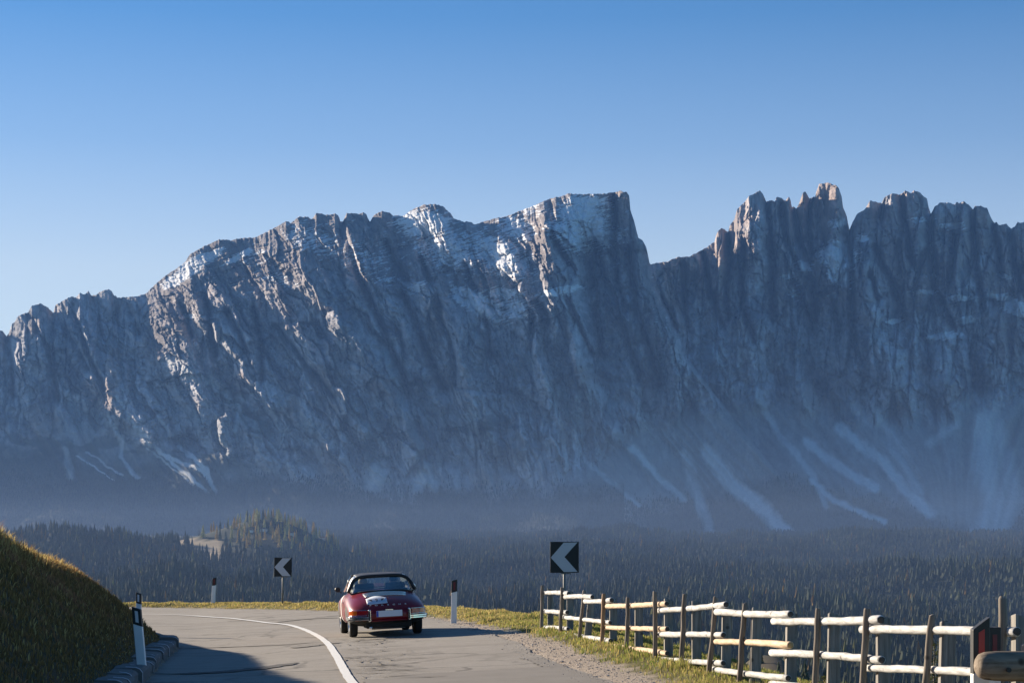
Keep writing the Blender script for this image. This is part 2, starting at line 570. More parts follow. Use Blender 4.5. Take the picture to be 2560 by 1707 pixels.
M['house_wall'] = plain("rendered_wall", (0.72, 0.69, 0.63), 0.9, 0, 0.06, 0.5)
M['house_roof'] = plain("dark_shingle_roof", (0.16, 0.10, 0.08), 0.9, 0, 0.2, 1)

t = NT("tinted_glass")
g = t.n('ShaderNodeBsdfGlossy'); g.inputs['Roughness'].default_value = 0.03; g.inputs['Color'].default_value = (0.9, 0.95, 0.95, 1)
tp = t.n('ShaderNodeBsdfTransparent'); tp.inputs['Color'].default_value = (0.90, 0.95, 0.93, 1)
lw = t.n('ShaderNodeLayerWeight'); lw.inputs['Blend'].default_value = 0.5
fr = t.n('ShaderNodeMapRange'); fr.inputs[1].default_value = 0.3; fr.inputs[2].default_value = 1.0; fr.inputs[3].default_value = 0.16; fr.inputs[4].default_value = 0.7
t.l(lw.outputs['Facing'], fr.inputs[0])
mx = t.n('ShaderNodeMixShader')
t.l(fr.outputs[0], mx.inputs[0]); t.l(tp.outputs[0], mx.inputs[1]); t.l(g.outputs[0], mx.inputs[2]); t.l(mx.outputs[0], t.out.inputs['Surface'])
M['glass'] = t.mat


# ------------------------------------------------------------------ ground plan of the road
def bank_z(X, Y):
    """superelevation of the curve: right side a few percent higher at the bend"""
    o = (X + 3.33) * 0.985 + (Y - 41.7) * 0.17
    k = 0.050 * sstep(20, 38, Y)
    return k * np.clip(o, -3.0, 6.0)


def at_ground(px, py, dz=0.0):
    d = 40.0
    for _ in range(30):
        X = (px - HX) / F * d
        z = float(bank_z(X, d)) + dz
        d = 0.5 * d + 0.5 * F * (EYE - z) / (py - HY)
    return np.array([(px - HX) / F * d, d])


def at_depth(px, py, d):
    return Vector(((px - HX) / F * d, d, EYE + (HY - py) / F * d))


def gpts(lst): return [tuple(at_ground(*p)) for p in lst]


outer_ctrl = [(4.2, -8), (3.6, 5), (2.7, 15), (1.95, 21.5)] + gpts([(1540, 1707), (1480, 1681), (1380, 1650), (1310, 1620), (1255, 1590), (1205, 1573), (1150, 1560), (1085, 1547), (960, 1535), (850, 1528), (600, 1522), (330, 1517)]) + [(-26, 73.5), (-45, 78)]
inner_ctrl = [(-1.7, -8), (-2.5, 5), (-3.6, 15)] + gpts([(356, 1707), (403, 1656), (446, 1618)]) + [(-7.2, 41.5), (-8.6, 46), (-10.4, 50), (-13.2, 54), (-18, 58), (-27, 62), (-46, 66)]
line_ctrl = [(0.9, -8), (0.5, 5), (-0.6, 15)] + gpts([(880, 1707), (842, 1643), (812, 1603), (767, 1577), (723, 1563), (672, 1557), (536, 1543), (400, 1536)]) + [(-15, 61.5), (-20, 64.3), (-28, 67.5), (-45, 72)]
OUT = catmull(outer_ctrl, 8); INN = catmull(inner_ctrl, 8); LIN = catmull(line_ctrl, 10)


def resample(P, n):
    d = np.concatenate([[0], np.cumsum(np.hypot(*np.diff(P, axis=0).T))])
    s = np.linspace(0, d[-1], n)
    return np.stack([np.interp(s, d, P[:, 0]), np.interp(s, d, P[:, 1])], 1)


OUTr, INNr = resample(OUT, 140), resample(INN, 140)
OUTs = resample(OUT, 60).tolist(); INNs = resample(INN, 60).tolist()


def ground_z(X, Y, want=False):
    """height of the near ground: verge, drop beyond the fence, kerb and grass bank"""
    X = np.asarray(X, float); Y = np.asarray(Y, float)
    zb = bank_z(X, Y)
    do, so = seg_dist(X, Y, OUTs); out = do * so          # right of travel = outside
    di, si = seg_dist(X, Y, INNs); inn = -di * si
    sh = np.interp(Y, [20, 27, 35, 40, 46, 55], [0.6, 0.65, 0.85, 0.6, 0.35, 0.25])
    dr = np.interp(Y, [15, 26, 40, 46, 50, 56], [2.4, 2.1, 1.95, 1.9, 1.4, 1.25])
    nz = fbm(X * 0.9, Y * 0.9, 3, 2) * 0.05
    hump = 0.07 * sstep(0, 0.6, out - sh) + np.interp(Y, [44, 52], [0.0, 0.07]) * sstep(0.1, 0.8, out - sh * 0.5)
    fall = np.maximum(out - dr, 0)
    zo = zb - 0.015 + hump + nz * sstep(sh - 0.2, sh + 0.4, out) - 0.62 * (np.sqrt(fall * fall + 0.09) - 0.3)
    zo = np.maximum(zo, -36 + fbm(X * .1, Y * .1, 3) * 2)
    crest = np.interp(Y, [10, 20, 30, 34, 36, 38, 40, 43, 46, 50, 56], [4.8, 4.3, 2.78, 1.90, 1.76, 1.66, 1.48, 1.15, 0.90, 0.45, 0.25])
    rise = np.maximum(inn - 0.28, 0)
    sl = 0.92 * rise
    kk = 0.30
    zi_raw = -np.log(np.exp(-sl / kk) + np.exp(-crest / kk)) * kk
    zi0 = -np.log(1 + np.exp(-crest / kk)) * kk
    bump = fbm(X * 0.55, Y * 0.35, 4, 9) * 0.22 * sstep(0.4, 2.0, rise) * 0.7 - 0.16 * np.maximum(rise - 2.25, 0)
    far_fall = np.maximum(Y - 60, 0) * 0.0
    zi = zb + 0.13 + zi_raw - zi0 + bump + 0.17 * np.maximum(rise - 7, 0) - far_fall
    z = np.where(out > 0, zo, np.where(inn > 0.05, zi, zb - 0.06))
    z = np.where((out <= 0) & (out > -0.15), zb - 0.045, z)
    return (z, out, inn, sh, dr) if want else z


# near ground sheet
xs = np.concatenate([np.linspace(-60, -14, 60), np.arange(-13.75, 12, 0.16), np.linspace(12.2, 60, 60)])
ys = np.concatenate([np.linspace(-12, 14, 26), np.arange(14.3, 75, 0.2), np.linspace(75.5, 110, 40)])
GX, GY = np.meshgrid(xs, ys)
gz, gout, ginn, gsh, gdr = ground_z(GX, GY, True)
n1 = fbm(GX * 0.6, GY * 0.6, 4, 21); n2 = fbm(GX * 2.2, GY * 2.2, 3, 31)
grav = np.array([0.52, 0.44, 0.36]); gras = np.array([0.16, 0.145, 0.055]); brown = np.array([0.13, 0.085, 0.05]); dgreen = np.array([0.085, 0.075, 0.035])
kg = sstep(-0.12, 0.18, gout - gsh + n2 * 0.35)[..., None]
cr = grav * (1 - kg) + gras * kg * (1 + 0.3 * n1[..., None])
kb = sstep(-0.25, 0.35, n1 + 0.25 * n2 + 0.10 * (ginn - 2.5))[..., None]
cb = dgreen * (1 - kb) + brown * kb
cg = np.where((ginn > 0.05)[..., None], cb, cr)
o = link("ground", mesh_np("ground", np.stack([GX, GY, gz], -1), grid_faces(*GX.shape), M['ground'], True, np.clip(cg.reshape(-1, 3), 0.01, 1)))
tag(o, "verge and roadside ground around the bend", kind='structure')

# road surface
nu = 28
rv = []
for a, b in zip(INNr, OUTr):
    for k in range(nu):
        f = k / (nu - 1)
        x, y = a * (1 - f) + b * f
        rv.append((x, y, 0.0))
rv = np.array(rv)
n_e = fbm(rv[:, 0] * 1.7, rv[:, 1] * 1.7, 3, 4)
fr = np.tile(np.linspace(0, 1, nu), len(INNr))
rv[:, 0] += np.where(fr > 0.99, n_e * 0.22, 0)
rv[:, 2] = bank_z(rv[:, 0], rv[:, 1]) + fbm(rv[:, 0] * 0.4, rv[:, 1] * 0.4, 2, 6) * 0.008 * (fr < 0.95)
road = link("road", mesh_np("road", rv, grid_faces(len(INNr), nu), M['asphalt'], True))
tag(road, "pale worn asphalt road bending left", kind='structure')


def road_z(x, y): return float(bank_z(x, y)) + float(fbm(np.array(x * 0.4), np.array(y * 0.4), 2, 6)) * 0.008


def ribbon(name, P, w, z, mat, jit=0.0, taper=False):
    P = np.asarray(P)
    T = np.gradient(P, axis=0); T /= np.hypot(T[:, 0], T[:, 1])[:, None]
    N = np.stack([T[:, 1], -T[:, 0]], 1)
    n = len(P)
    ww = np.full(n, w)
    if taper: ww = w * np.sqrt(np.clip(np.sin(np.linspace(0.02, math.pi - 0.02, n)), 0, 1))
    j1 = fbm(np.arange(n) * 0.37, np.zeros(n), 3, 5) * jit; j2 = fbm(np.arange(n) * 0.37, np.ones(n) * 9, 3, 8) * jit
    A = P - N * (ww / 2 + j1)[:, None]; B = P + N * (ww / 2 + j2)[:, None]
    V = np.empty((n, 2, 3))
    V[:, 0, :2], V[:, 1, :2] = A, B
    V[..., 2] = bank_z(V[..., 0], V[..., 1]) + fbm(V[..., 0] * 0.4, V[..., 1] * 0.4, 2, 6) * 0.008 + z
    return link(name, mesh_np(name, V, grid_faces(n, 2), mat, True))


LINr = resample(LIN, 420)
o = ribbon("road_marking", LINr, 0.135, 0.018, M['paint'], 0.012)
tag(o, "worn white centre line curving left along the road", kind='structure')

# darker repair patch at the near end of the right lane, and tar seams
pp = [(1000, 1686), (1354, 1667), (1300, 1645), (1345, 1641), (1400, 1660), (1500, 1693), (1560, 1720), (1500, 1790), (1000, 1790), (905, 1725), (902, 1700), (950, 1696)]
P0 = np.array(gpts(pp))
gxx, gyy = np.meshgrid(np.arange(P0[:, 0].min(), P0[:, 0].max(), 0.05), np.arange(P0[:, 1].min(), P0[:, 1].max(), 0.07))
ex, ey = gxx + 0.12 * fbm(gxx * 1.5, gyy * 1.5, 3, 7), gyy + 0.20 * fbm(gxx * 1.5, gyy * 1.5, 3, 8)
ins = np.zeros(gxx.shape, bool)
for (xa, ya), (xb, yb) in zip(P0, np.roll(P0, -1, 0)):
    ins ^= ((ya > ey) != (yb > ey)) & (ex < (xb - xa) * (ey - ya) / (yb - ya + 1e-12) + xa)
gzz = bank_z(gxx, gyy) + fbm(gxx * 0.4, gyy * 0.4, 2, 6) * 0.008 + 0.006
pf = grid_faces(*gxx.shape)
pf = pf[ins.ravel()[pf].all(1)]
us = np.unique(pf); mp = np.full(gxx.size, -1); mp[us] = np.arange(len(us))
o = link("road_patch", mesh_np("road_patch", np.stack([gxx, gyy, gzz], -1).reshape(-1, 3)[us], mp[pf], M['patch'], True))
tag(o, "darker repaired strip of asphalt across the lane", kind='structure')
seams = [([(385, 1684), (470, 1684), (560, 1679), (660, 1669), (740, 1657)], 0.42),
         ([(432, 1621), (520, 1619), (600, 1616), (690, 1612), (760, 1607), (806, 1604)], 0.20),
         ([(690, 1555), (740, 1549), (800, 1545), (850, 1544)], 0.35),
         ([(420, 1574), (500, 1571), (560, 1569)], 0.10),
         ([(870, 1604), (930, 1598), (1010, 1593), (1100, 1590)], 0.14),
         ([(735, 1620), (790, 1612), (850, 1606)], 0.5)]
for pts, w in seams:
    P = resample(catmull(gpts(pts), 6), 40)
    o = ribbon("road_seam", P, w, 0.012, M['seam'] if w > 0.3 and pts[0][0] < 400 else M['patch'], w * 0.35, True)
    tag(o, "dark tar seam across the asphalt", kind='structure')

# short irregular cracks and tar crumbs right of the centre line
crk_v, crk_f = [], []
for _ in range(150):
    px, py = random.gauss(905, 55), random.uniform(1597, 1700)
    if px < 800 + (py - 1597) * 0.9: continue
    x, y = at_ground(px, py)
    L = random.uniform(0.05, 0.30); a = random.gauss(0.1, 0.7); k = random.randint(3, 5)
    q = np.array([x, y]); w = random.uniform(0.006, 0.016)
    b0 = len(crk_v)
    for j in range(k):
        n_v = np.array([-math.sin(a), math.cos(a)])
        ww = w * (1 - abs(j / (k - 1) - 0.5) * 1.6)
        for sg in (-1, 1):
            e = q + n_v * sg * ww * 2.2
            crk_v.append((e[0], e[1], road_z(e[0], e[1]) + 0.016))
        if j < k - 1: crk_f.append((b0 + 2 * j, b0 + 2 * j + 1, b0 + 2 * j + 3, b0 + 2 * j + 2))
        a += random.gauss(0, 0.5); q = q + np.array([math.cos(a), math.sin(a)]) * L
o = link("asphalt_cracks", mesh_np("asphalt_cracks", crk_v, crk_f, M['crack'], False))
tag(o, "broken crumbling cracks in the asphalt right of the white line", kind='stuff')

# loose gravel on the shoulder
oct_v = np.array([(1, 0, 0), (-1, 0, 0), (0, 1, 0), (0, -1, 0), (0, 0, 1), (0, 0, -1)], float)
oct_f = np.array([(0, 2, 4), (2, 1, 4), (1, 3, 4), (3, 0, 4), (2, 0, 5), (1, 2, 5), (3, 1, 5), (0, 3, 5)])
N = 15000
cand_i = rng.integers(0, len(OUTr) - 1, N * 2)
keep_y = (OUTr[cand_i, 1] > 12)
cand_i = cand_i[keep_y][:N]
ft = rng.random(len(cand_i))[:, None]
base = OUTr[cand_i] * (1 - ft) + OUTr[cand_i + 1] * ft
T = OUTr[cand_i + 1] - OUTr[cand_i]; T /= np.hypot(T[:, 0], T[:, 1])[:, None]
off = rng.normal(0.38, 0.36, len(cand_i))
P = base + np.stack([T[:, 1], -T[:, 0]], 1) * off[:, None]
z, out_, _, _, _ = ground_z(P[:, 0], P[:, 1], True)
z = np.where(out_ < 0.0, bank_z(P[:, 0], P[:, 1]) + 0.022, z)
ok = (out_ > -0.5) & (out_ < 1.5)
P, z = P[ok], z[ok]
sz = np.exp(rng.normal(-4.75, 0.45, len(P)))
rs = rng.uniform(0.55, 1.3, (len(P), 6, 1))
V = oct_v[None] * rs * sz[:, None, None] * np.array([1.2, 1, 0.5])
ang = rng.uniform(0, 6.28, len(P)); ca, sa = np.cos(ang)[:, None], np.sin(ang)[:, None]
V = np.stack([V[..., 0] * ca - V[..., 1] * sa, V[..., 0] * sa + V[..., 1] * ca, V[..., 2]], -1)
V = V + np.stack([P[:, 0], P[:, 1], z + sz * 0.3], -1)[:, None, :]
Fa = (oct_f[None] + np.arange(len(P))[:, None, None] * 6).reshape(-1, 3)
o = link("gravel", mesh_np("gravel", V, Fa, M['stone'], False))
tag(o, "loose pale gravel along the road shoulder", kind='stuff')


# ------------------------------------------------------------------ grass
def blades(name, P, Z, h, w, colr, label, lean=0.35):
    n = len(P)
    a = rng.uniform(0, 6.283, n); b = rng.uniform(0, 6.283, n)
    ln = np.abs(rng.normal(0, lean, n)) * h
    ux, uy = np.cos(a) * w, np.sin(a) * w
    lx, ly = np.cos(b) * ln, np.sin(b) * ln
    V = np.empty((n, 5, 3))
    V[:, 0] = np.stack([P[:, 0] - ux, P[:, 1] - uy, Z - 0.02], 1)
    V[:, 1] = np.stack([P[:, 0] + ux, P[:, 1] + uy, Z - 0.02], 1)
    V[:, 2] = np.stack([P[:, 0] + ux * .7 + lx * .35, P[:, 1] + uy * .7 + ly * .35, Z + h * .55], 1)
    V[:, 3] = np.stack([P[:, 0] - ux * .7 + lx * .35, P[:, 1] - uy * .7 + ly * .35, Z + h * .55], 1)
    V[:, 4] = np.stack([P[:, 0] + lx, P[:, 1] + ly, Z + h * .95], 1)
    i = np.arange(n)[:, None] * 5
    f3 = np.concatenate([i + np.array([[0, 1, 2]]), i + np.array([[0, 2, 3]]), i + np.array([[3, 2, 4]])], 0)
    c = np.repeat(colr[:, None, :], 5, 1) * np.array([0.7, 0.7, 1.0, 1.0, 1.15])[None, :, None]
    o = link(name, mesh_np(name, V, f3, M['blade'], False, c.reshape(-1, 3)))
    return tag(o, label, kind='stuff')


# verge along fence and round the outside of the bend
idx = rng.integers(0, len(OUTr) - 1, 260000)
ft = rng.random(len(idx))[:, None]
base = OUTr[idx] * (1 - ft) + OUTr[idx + 1] * ft
T = OUTr[idx + 1] - OUTr[idx]; T /= np.hypot(T[:, 0], T[:, 1])[:, None]
off = rng.uniform(0.2, 3.2, len(idx))
P = base + np.stack([T[:, 1], -T[:, 0]], 1) * off[:, None]
sel = (P[:, 1] > 20) & (P[:, 0] > -24)
P = P[sel]
z, out_, inn_, sh_, dr_ = ground_z(P[:, 0], P[:, 1], True)
nn = fbm(P[:, 0] * 1.5, P[:, 1] * 1.5, 3, 41)
dens = sstep(-0.1, 0.35, out_ - sh_ + nn * 0.45) * (1 - sstep(dr_ + 0.7, dr_ + 1.2, out_)) * np.interp(P[:, 1], [20, 45, 60], [0.65, 0.8, 1.0])
ok = rng.random(len(P)) < dens
P, z, nn, out_, sh_ = P[ok], z[ok], nn[ok], out_[ok], sh_[ok]
tuft = sstep(0.1, 0.5, fbm(P[:, 0] * 1.1, P[:, 1] * 1.1, 2, 51))
hgt = rng.uniform(0.04, 0.12, len(P)) * (0.6 + 1.0 * tuft) * np.interp(P[:, 1], [38, 50], [1.0, 0.7])
straw, green, olive = np.array([0.42, 0.33, 0.13]), np.array([0.17, 0.21, 0.05]), np.array([0.28, 0.27, 0.075])
r1 = rng.random(len(P)); g1 = sstep(-0.3, 0.3, fbm(P[:, 0] * 0.7, P[:, 1] * 0.7, 2, 61) + (r1 - 0.5) * 0.8)
farm = sstep(42, 50, P[:, 1])
cc = olive[None] * (1 - g1[:, None]) + green[None] * g1[:, None]
kk = (rng.random(len(P)) < 0.30 + 0.45 * farm)[:, None]
cc = np.where(kk, straw[None], cc) * rng.uniform(0.7, 1.25, len(P))[:, None]
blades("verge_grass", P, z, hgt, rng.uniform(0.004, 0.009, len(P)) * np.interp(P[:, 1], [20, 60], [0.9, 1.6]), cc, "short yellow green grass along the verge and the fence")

# the bank on the left
n0 = 190000
P = np.stack([rng.uniform(-17, -4, n0), rng.uniform(18, 58, n0)], 1)
z, out_, inn_, _, _ = ground_z(P[:, 0], P[:, 1], True)
vis = (P[:, 0] / P[:, 1] > -0.34) & (inn_ > 0.25) & (inn_ < 9)
P, z, inn_ = P[vis], z[vis], inn_[vis]
k1 = fbm(P[:, 0] * 0.55, P[:, 1] * 0.4, 4, 71)
hgt = rng.uniform(0.04, 0.12, len(P)) * (0.7 + 0.9 * sstep(-0.2, 0.5, k1)) * (1 + 0.55 * sstep(1.7, 2.4, inn_)) * sstep(0.2, 1.0, inn_) + 0.02
hum = fbm(P[:, 0] * 1.2, P[:, 1] * 1.2, 3, 81)
cA, cB, cC = np.array([0.25, 0.165, 0.062]), np.array([0.37, 0.20, 0.105]), np.array([0.50, 0.38, 0.15])
g1 = sstep(-0.25, 0.3, hum + 0.16 * (inn_ - 2.6))[:, None]
cc = cA * (1 - g1) + cB * g1
straw_sunp = 0.10 + 0.6 * sstep(1.7, 2.5, inn_)  # extra straw blades near the crest paint its sunlit golden rim
cc = np.where((rng.random(len(P)) < straw_sunp)[:, None], cC, cc) * rng.uniform(0.6, 1.3, len(P))[:, None]
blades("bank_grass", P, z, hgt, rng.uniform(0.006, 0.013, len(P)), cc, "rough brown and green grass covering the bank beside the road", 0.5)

# ------------------------------------------------------------------ kerb of separate stones along the inside of the bend
KI = resample(INN, 400)
kd = np.concatenate([[0], np.cumsum(np.hypot(*np.diff(KI, axis=0).T))])
kerb_root = empty("kerb", (float(INN[28][0]), float(INN[28][1]), 0))
tag(kerb_root, "low stone kerb with white painted joints at the foot of the grass bank", "kerb")
s_ = 8.0
kinv = Vector(kerb_root.location)
while s_ < 62:
    L = random.uniform(0.85, 1.25) if s_ > 20 else 1.5
    pts = []
    for f in (0.0, 0.33, 0.66, 1.0):
        s1 = s_ + f * (L - 0.05)
        x = np.interp(s1, kd, KI[:, 0]); y = np.interp(s1, kd, KI[:, 1])
        x2 = np.interp(s1 + 0.05, kd, KI[:, 0]); y2 = np.interp(s1 + 0.05, kd, KI[:, 1])
        tx, ty = (x2 - x) / 0.05, (y2 - y) / 0.05
        ln = math.hypot(tx, ty); pts.append((x, y, -ty / ln, tx / ln))
    hh = random.uniform(0.17, 0.23); j = random.uniform(-0.03, 0.03)
    mb = MB(); vs = []
    for (x, y, nx, ny) in pts:
        zb = float(bank_z(x, y))
        for (o_, z_) in ((0.0 + j, -0.1), (0.0 + j, hh * 0.72), (0.035 + j, hh * 0.93), (0.09 + j, hh), (0.36, hh + 0.01), (0.36, -0.1)):
            vs.append(Vector((x + nx * o_ + random.uniform(-.006, .006), y + ny * o_, zb + z_ + random.uniform(-.008, .008))) - kinv)
    fs = [(i * 6 + k, i * 6 + k + 1, i * 6 + 7 + k, i * 6 + 6 + k) for i in range(3) for k in range(5)] + [(0, 1, 2, 3, 4, 5), (23, 22, 21, 20, 19, 18)]
    mb.add(vs, fs, 0)
    st = mb.build("kerb_stone", [M['concrete']], kerb_root)
    # white painted band at the joint, 3 mm proud
    if s_ > 22:
        (x, y, nx, ny) = pts[0]
        tx, ty = ny, -nx
        zb = float(bank_z(x, y)); w = random.uniform(0.05, 0.09); mb = MB(); vs = []
        top_only = random.random() < 0.4
        for a in (0, 1):
            for (o_, z_) in ((-0.004 + j, 0.02 if not top_only else hh * 0.6), (-0.004 + j, hh * 0.72 + .004), (0.033 + j, hh * 0.93 + .006), (0.089 + j, hh + .013), (0.2, hh + 0.022)):
                vs.append(Vector((x + nx * o_ + tx * a * w, y + ny * o_ + ty * a * w, zb + z_)) - kinv)
        mb.add(vs, [(k, k + 1, k + 6, k + 5) for k in range(4)], 0)
        mb.build("painted_band", [M['kerb_white']], st)
    s_ += L


# ------------------------------------------------------------------ delineator posts
def delineator(base, height, w, lean, band, refl, label, group=None, slant=0.35, flat=False, yaw=0.0):
    root = empty("delineator_post", base, (0, lean, yaw))
    tag(root, label, "delineator", group)
    d = w * 0.8
    def outline(z0, z1, s0, s1, k=1.0):
        # three-sided plastic post; left edge lower/higher by slant
        return [(-w / 2 * k, 0, z0 + s0), (w / 2 * k, 0, z0 - s0), (w / 2 * k, 0, z1 - s1), (-w / 2 * k, 0, z1 + s1)]
    sl = slant * w / 2
    zb = height - band
    MB().prism(outline(-0.25, zb, 0, sl), (0, d, 0)).build("post_body", [M['white_plastic']], root, bevel=0.008)
    MB().prism(outline(zb + 0.002, height, sl, 0 if flat else sl), (0, d, 0)).build("black_cap", [M['black_plastic']], root, bevel=0.006)
    if refl:
        rw, rh = w * 0.36, band * 0.66
        zc = zb + band * 0.5
        MB().prism([(-rw / 2, -0.004, zc - rh / 2 + sl * .3), (rw / 2, -0.004, zc - rh / 2 - sl * .3), (rw / 2, -0.004, zc + rh / 2 - sl * .3), (-rw / 2, -0.004, zc + rh / 2 + sl * .3)], (0, 0.003, 0)).build("reflector", [M[refl]], root)
    return root


s1 = 174.0
b = at_depth(351, 1643, F / s1)
delineator(b, 0.715, 0.125, -0.09, 0.25, 'reflector_white', "nearer white post with black top and white reflector on the kerb", "white posts with white reflectors by the bank", 0.42)
b = at_depth(346, 1560, F / 109)
zg = float(ground_z(b.x, b.y)); b.z = zg
delineator(b, EYE + (HY - 1481) / 109 - zg, 0.115, 0.0, 0.25, 'reflector_white', "farther white post with black top and white reflector, rising behind the kerb post", "white posts with white reflectors by the bank", 0.3)
x, y = at_ground(532, 1517); zg = float(ground_z(x, y)); s1 = F / y
delineator((x, y, zg), (1512 - 1449) / s1 + 0.02, 0.13, 0.06, 0.27, 'reflector_dark', "leaning white post with red reflector on a grass tuft at the far bend", "white posts with red reflectors on the outer verge", -0.2)
x, y = at_ground(1134, 1557); zg = float(ground_z(x, y)); s1 = F / y
delineator((x, y, zg), EYE + (HY - 1449) / s1 - zg, 0.13, 0.02, 0.28, 'reflector_dark', "upright white post with red reflector on the verge right of the red car", "white posts with red reflectors on the outer verge", -0.3)
# corner of the picture: post behind the log barrier
b = at_depth(2454, 1668, 15.2); zg = float(ground_z(b.x, b.y)); b.z = zg
delineator(b, EYE + (HY - 1557) / F * 15.2 - zg, 0.128, 0.0, 0.34, 'reflector_red', "white post with slanted black top and bright red reflector behind the log barrier", "white posts with red reflectors on the outer verge", -0.75)
b = at_depth(2487, 1668, 15.9); zg = float(ground_z(b.x, b.y)); b.z = zg
delineator(b, EYE + (HY - 1567) / F * 15.9 - zg, 0.10, 0.0, 0.34, 'reflector_dull', "flat topped dark post with dull red reflector beside the slanted one", "white posts with red reflectors on the outer verge", 0.0, True)


# ------------------------------------------------------------------ chevron signs
def chevron(base, pole_h, w, h, label, lean=0.0):
    root = empty("chevron_sign", base, (0, lean, 0))
    tag(root, label, "road sign", "black and grey chevron curve signs")
    MB().tube([(0, 0, -0.4), (0, 0, pole_h + h * 0.9)], 0.03, 12).build("pole", [M['steel']], root, True)
    z0 = pole_h
    pan = MB().box((0.0, -0.045, z0 + h / 2), (w, 0.02, h)).build("panel", [M['sign_black']], root, bevel=0.006)
    X = lambda u: (u - 0.5) * w
    Z = lambda q: z0 + h * (1 - q)
    pts = [(0.47, 0.03), (0.955, 0.02), (0.50, 0.49), (0.955, 0.965), (0.48, 0.975), (0.02, 0.51)]
    fr = MB()
    # chevron as two quads, 3 mm proud of the board
    up = [(X(u), -0.058, Z(q)) for u, q in (pts[0], pts[1], pts[2], pts[5])]
    lo = [(X(u), -0.058, Z(q)) for u, q in (pts[5], pts[2], pts[3], pts[4])]
    fr.add(up, [(0, 1, 2, 3)]); fr.add(lo, [(0, 1, 2, 3)])
    fr.build("chevron_arrow", [M['sign_grey']], pan)
    MB().box((0.03, -0.020, z0 - 0.012), (0.22, 0.03, 0.03)).build("bracket", [M['steel']], root)
    MB().box((0.0, -0.020, z0 + h * 0.7), (0.30, 0.03, 0.03)).build("bracket", [M['steel']], root)
    return root


x, y = at_ground(706, 1519); zg = float(ground_z(x, y)); s1 = F / y
chevron((x, y, zg), EYE + (HY - 1440.5) / s1 - zg, 44 / s1, 47.5 / s1, "smaller chevron sign on a bare pole at the far verge of the bend", 0.02)
d = 45.0; s1 = F / d
b = at_depth(1411, 1500, d); zg = float(ground_z(b.x, b.y))
chevron((b.x, b.y, zg), EYE + (HY - 1431) / s1 - zg, 71.5 / s1, 77.5 / s1, "larger chevron sign standing behind the start of the wooden fence", 0.0)

# ------------------------------------------------------------------ wooden fence
def z2(p): return (1320 + p[0] / 3.675, 1330 + p[1] / 3.675)
def z3(p): return (1920 + p[0] / 3.675, 1430 + p[1] / 3.675)


poles = [(z2((125, 880)), z2((132, 492))), (z2((297, 945)), z2((315, 512))), (z2((468, 1005)), z2((520, 540))), (z2((678, 1060)), z2((697, 570))),
         (z2((905, 1120)), z2((920, 602))), (z2((1167, 1210)), z2((1168, 550))), (z2((1410, 1245)), z2((1440, 572))), (z2((1663, 1320)), z2((1725, 603))),
         (z2((1940, 1400)), z2((1993, 657))), (z3((435, 1018)), z3((463, 343))), (z3((870, 1018)), z3((912, 343))), (z3((1450, 1018)), z3((1505, 400))), (z3((2128, 1018)), z3((2163, 245)))]
fp = np.array(gpts([p[0] for p in poles[:9]]))
fb, fa = np.polyfit(fp[:, 1], fp[:, 0], 1)      # X = fa + fb * d


def on_fence(px, py, off=0.0, dd=0.0):
    q = (px - HX) / F
    d = (fa + off) / (q - fb) + dd
    return at_depth(px, py, d)


f0 = on_fence(*poles[0][0])
fence = empty("rail_fence", (f0.x, f0.y, float(ground_z(f0.x, f0.y))))
tag(fence, "rustic wooden fence of pale log rails between thin poles and square posts beside the road", "fence")
finv = Vector(fence.location)


def log(mb, a, b, r0, r1, n=12, seg=9, wob=0.012, bend=0.0, jit=0.05, m=0, capm=1):
    pts, rr = [], []
    a, b = Vector(a), Vector(b)
    side = (b - a).cross(Vector((0, 0, 1)))
    side = side.normalized() if side.length > 1e-6 else Vector((1, 0, 0))
    for i in range(seg):
        f = i / (seg - 1)
        p = a.lerp(b, f) + Vector((random.uniform(-wob, wob), 0, random.uniform(-wob, wob) + bend * math.sin(math.pi * f)))
        pts.append(p); rr.append((r0 * (1 - f) + r1 * f) * random.uniform(0.95, 1.05))
    # small chamfer at both ends
    e0 = a - (b - a).normalized() * 0.012; e1 = b + (b - a).normalized() * 0.012
    pts = [e0] + pts + [e1]; rr = [r0 * 0.86] + rr + [r1 * 0.86]
    mb.tube(pts, rr, n, m, capm, True, jit)
    return mb


for i, (bp, tp) in enumerate(poles):
    B = on_fence(*bp); d = B.y
    top = at_depth(tp[0], tp[1], d)
    if i >= 9:
        zb = float(ground_z(B.x, B.y)); k = (zb - top.z) / (B.z - top.z)
        B = top + (B - top) * k
    low = B + (B - top).normalized() * 0.15
    r = 0.036 if i < 12 else 0.042
    mb = log(MB(), low - finv, top - finv, r * 1.05, r * 0.92, 10, 9, 0.006, 0, 0.05)
    mb.build("pole", [M['pole_tan'] if i == 3 else M['pole'], M['pole_tan'] if i == 3 else M['post']], fence, True)

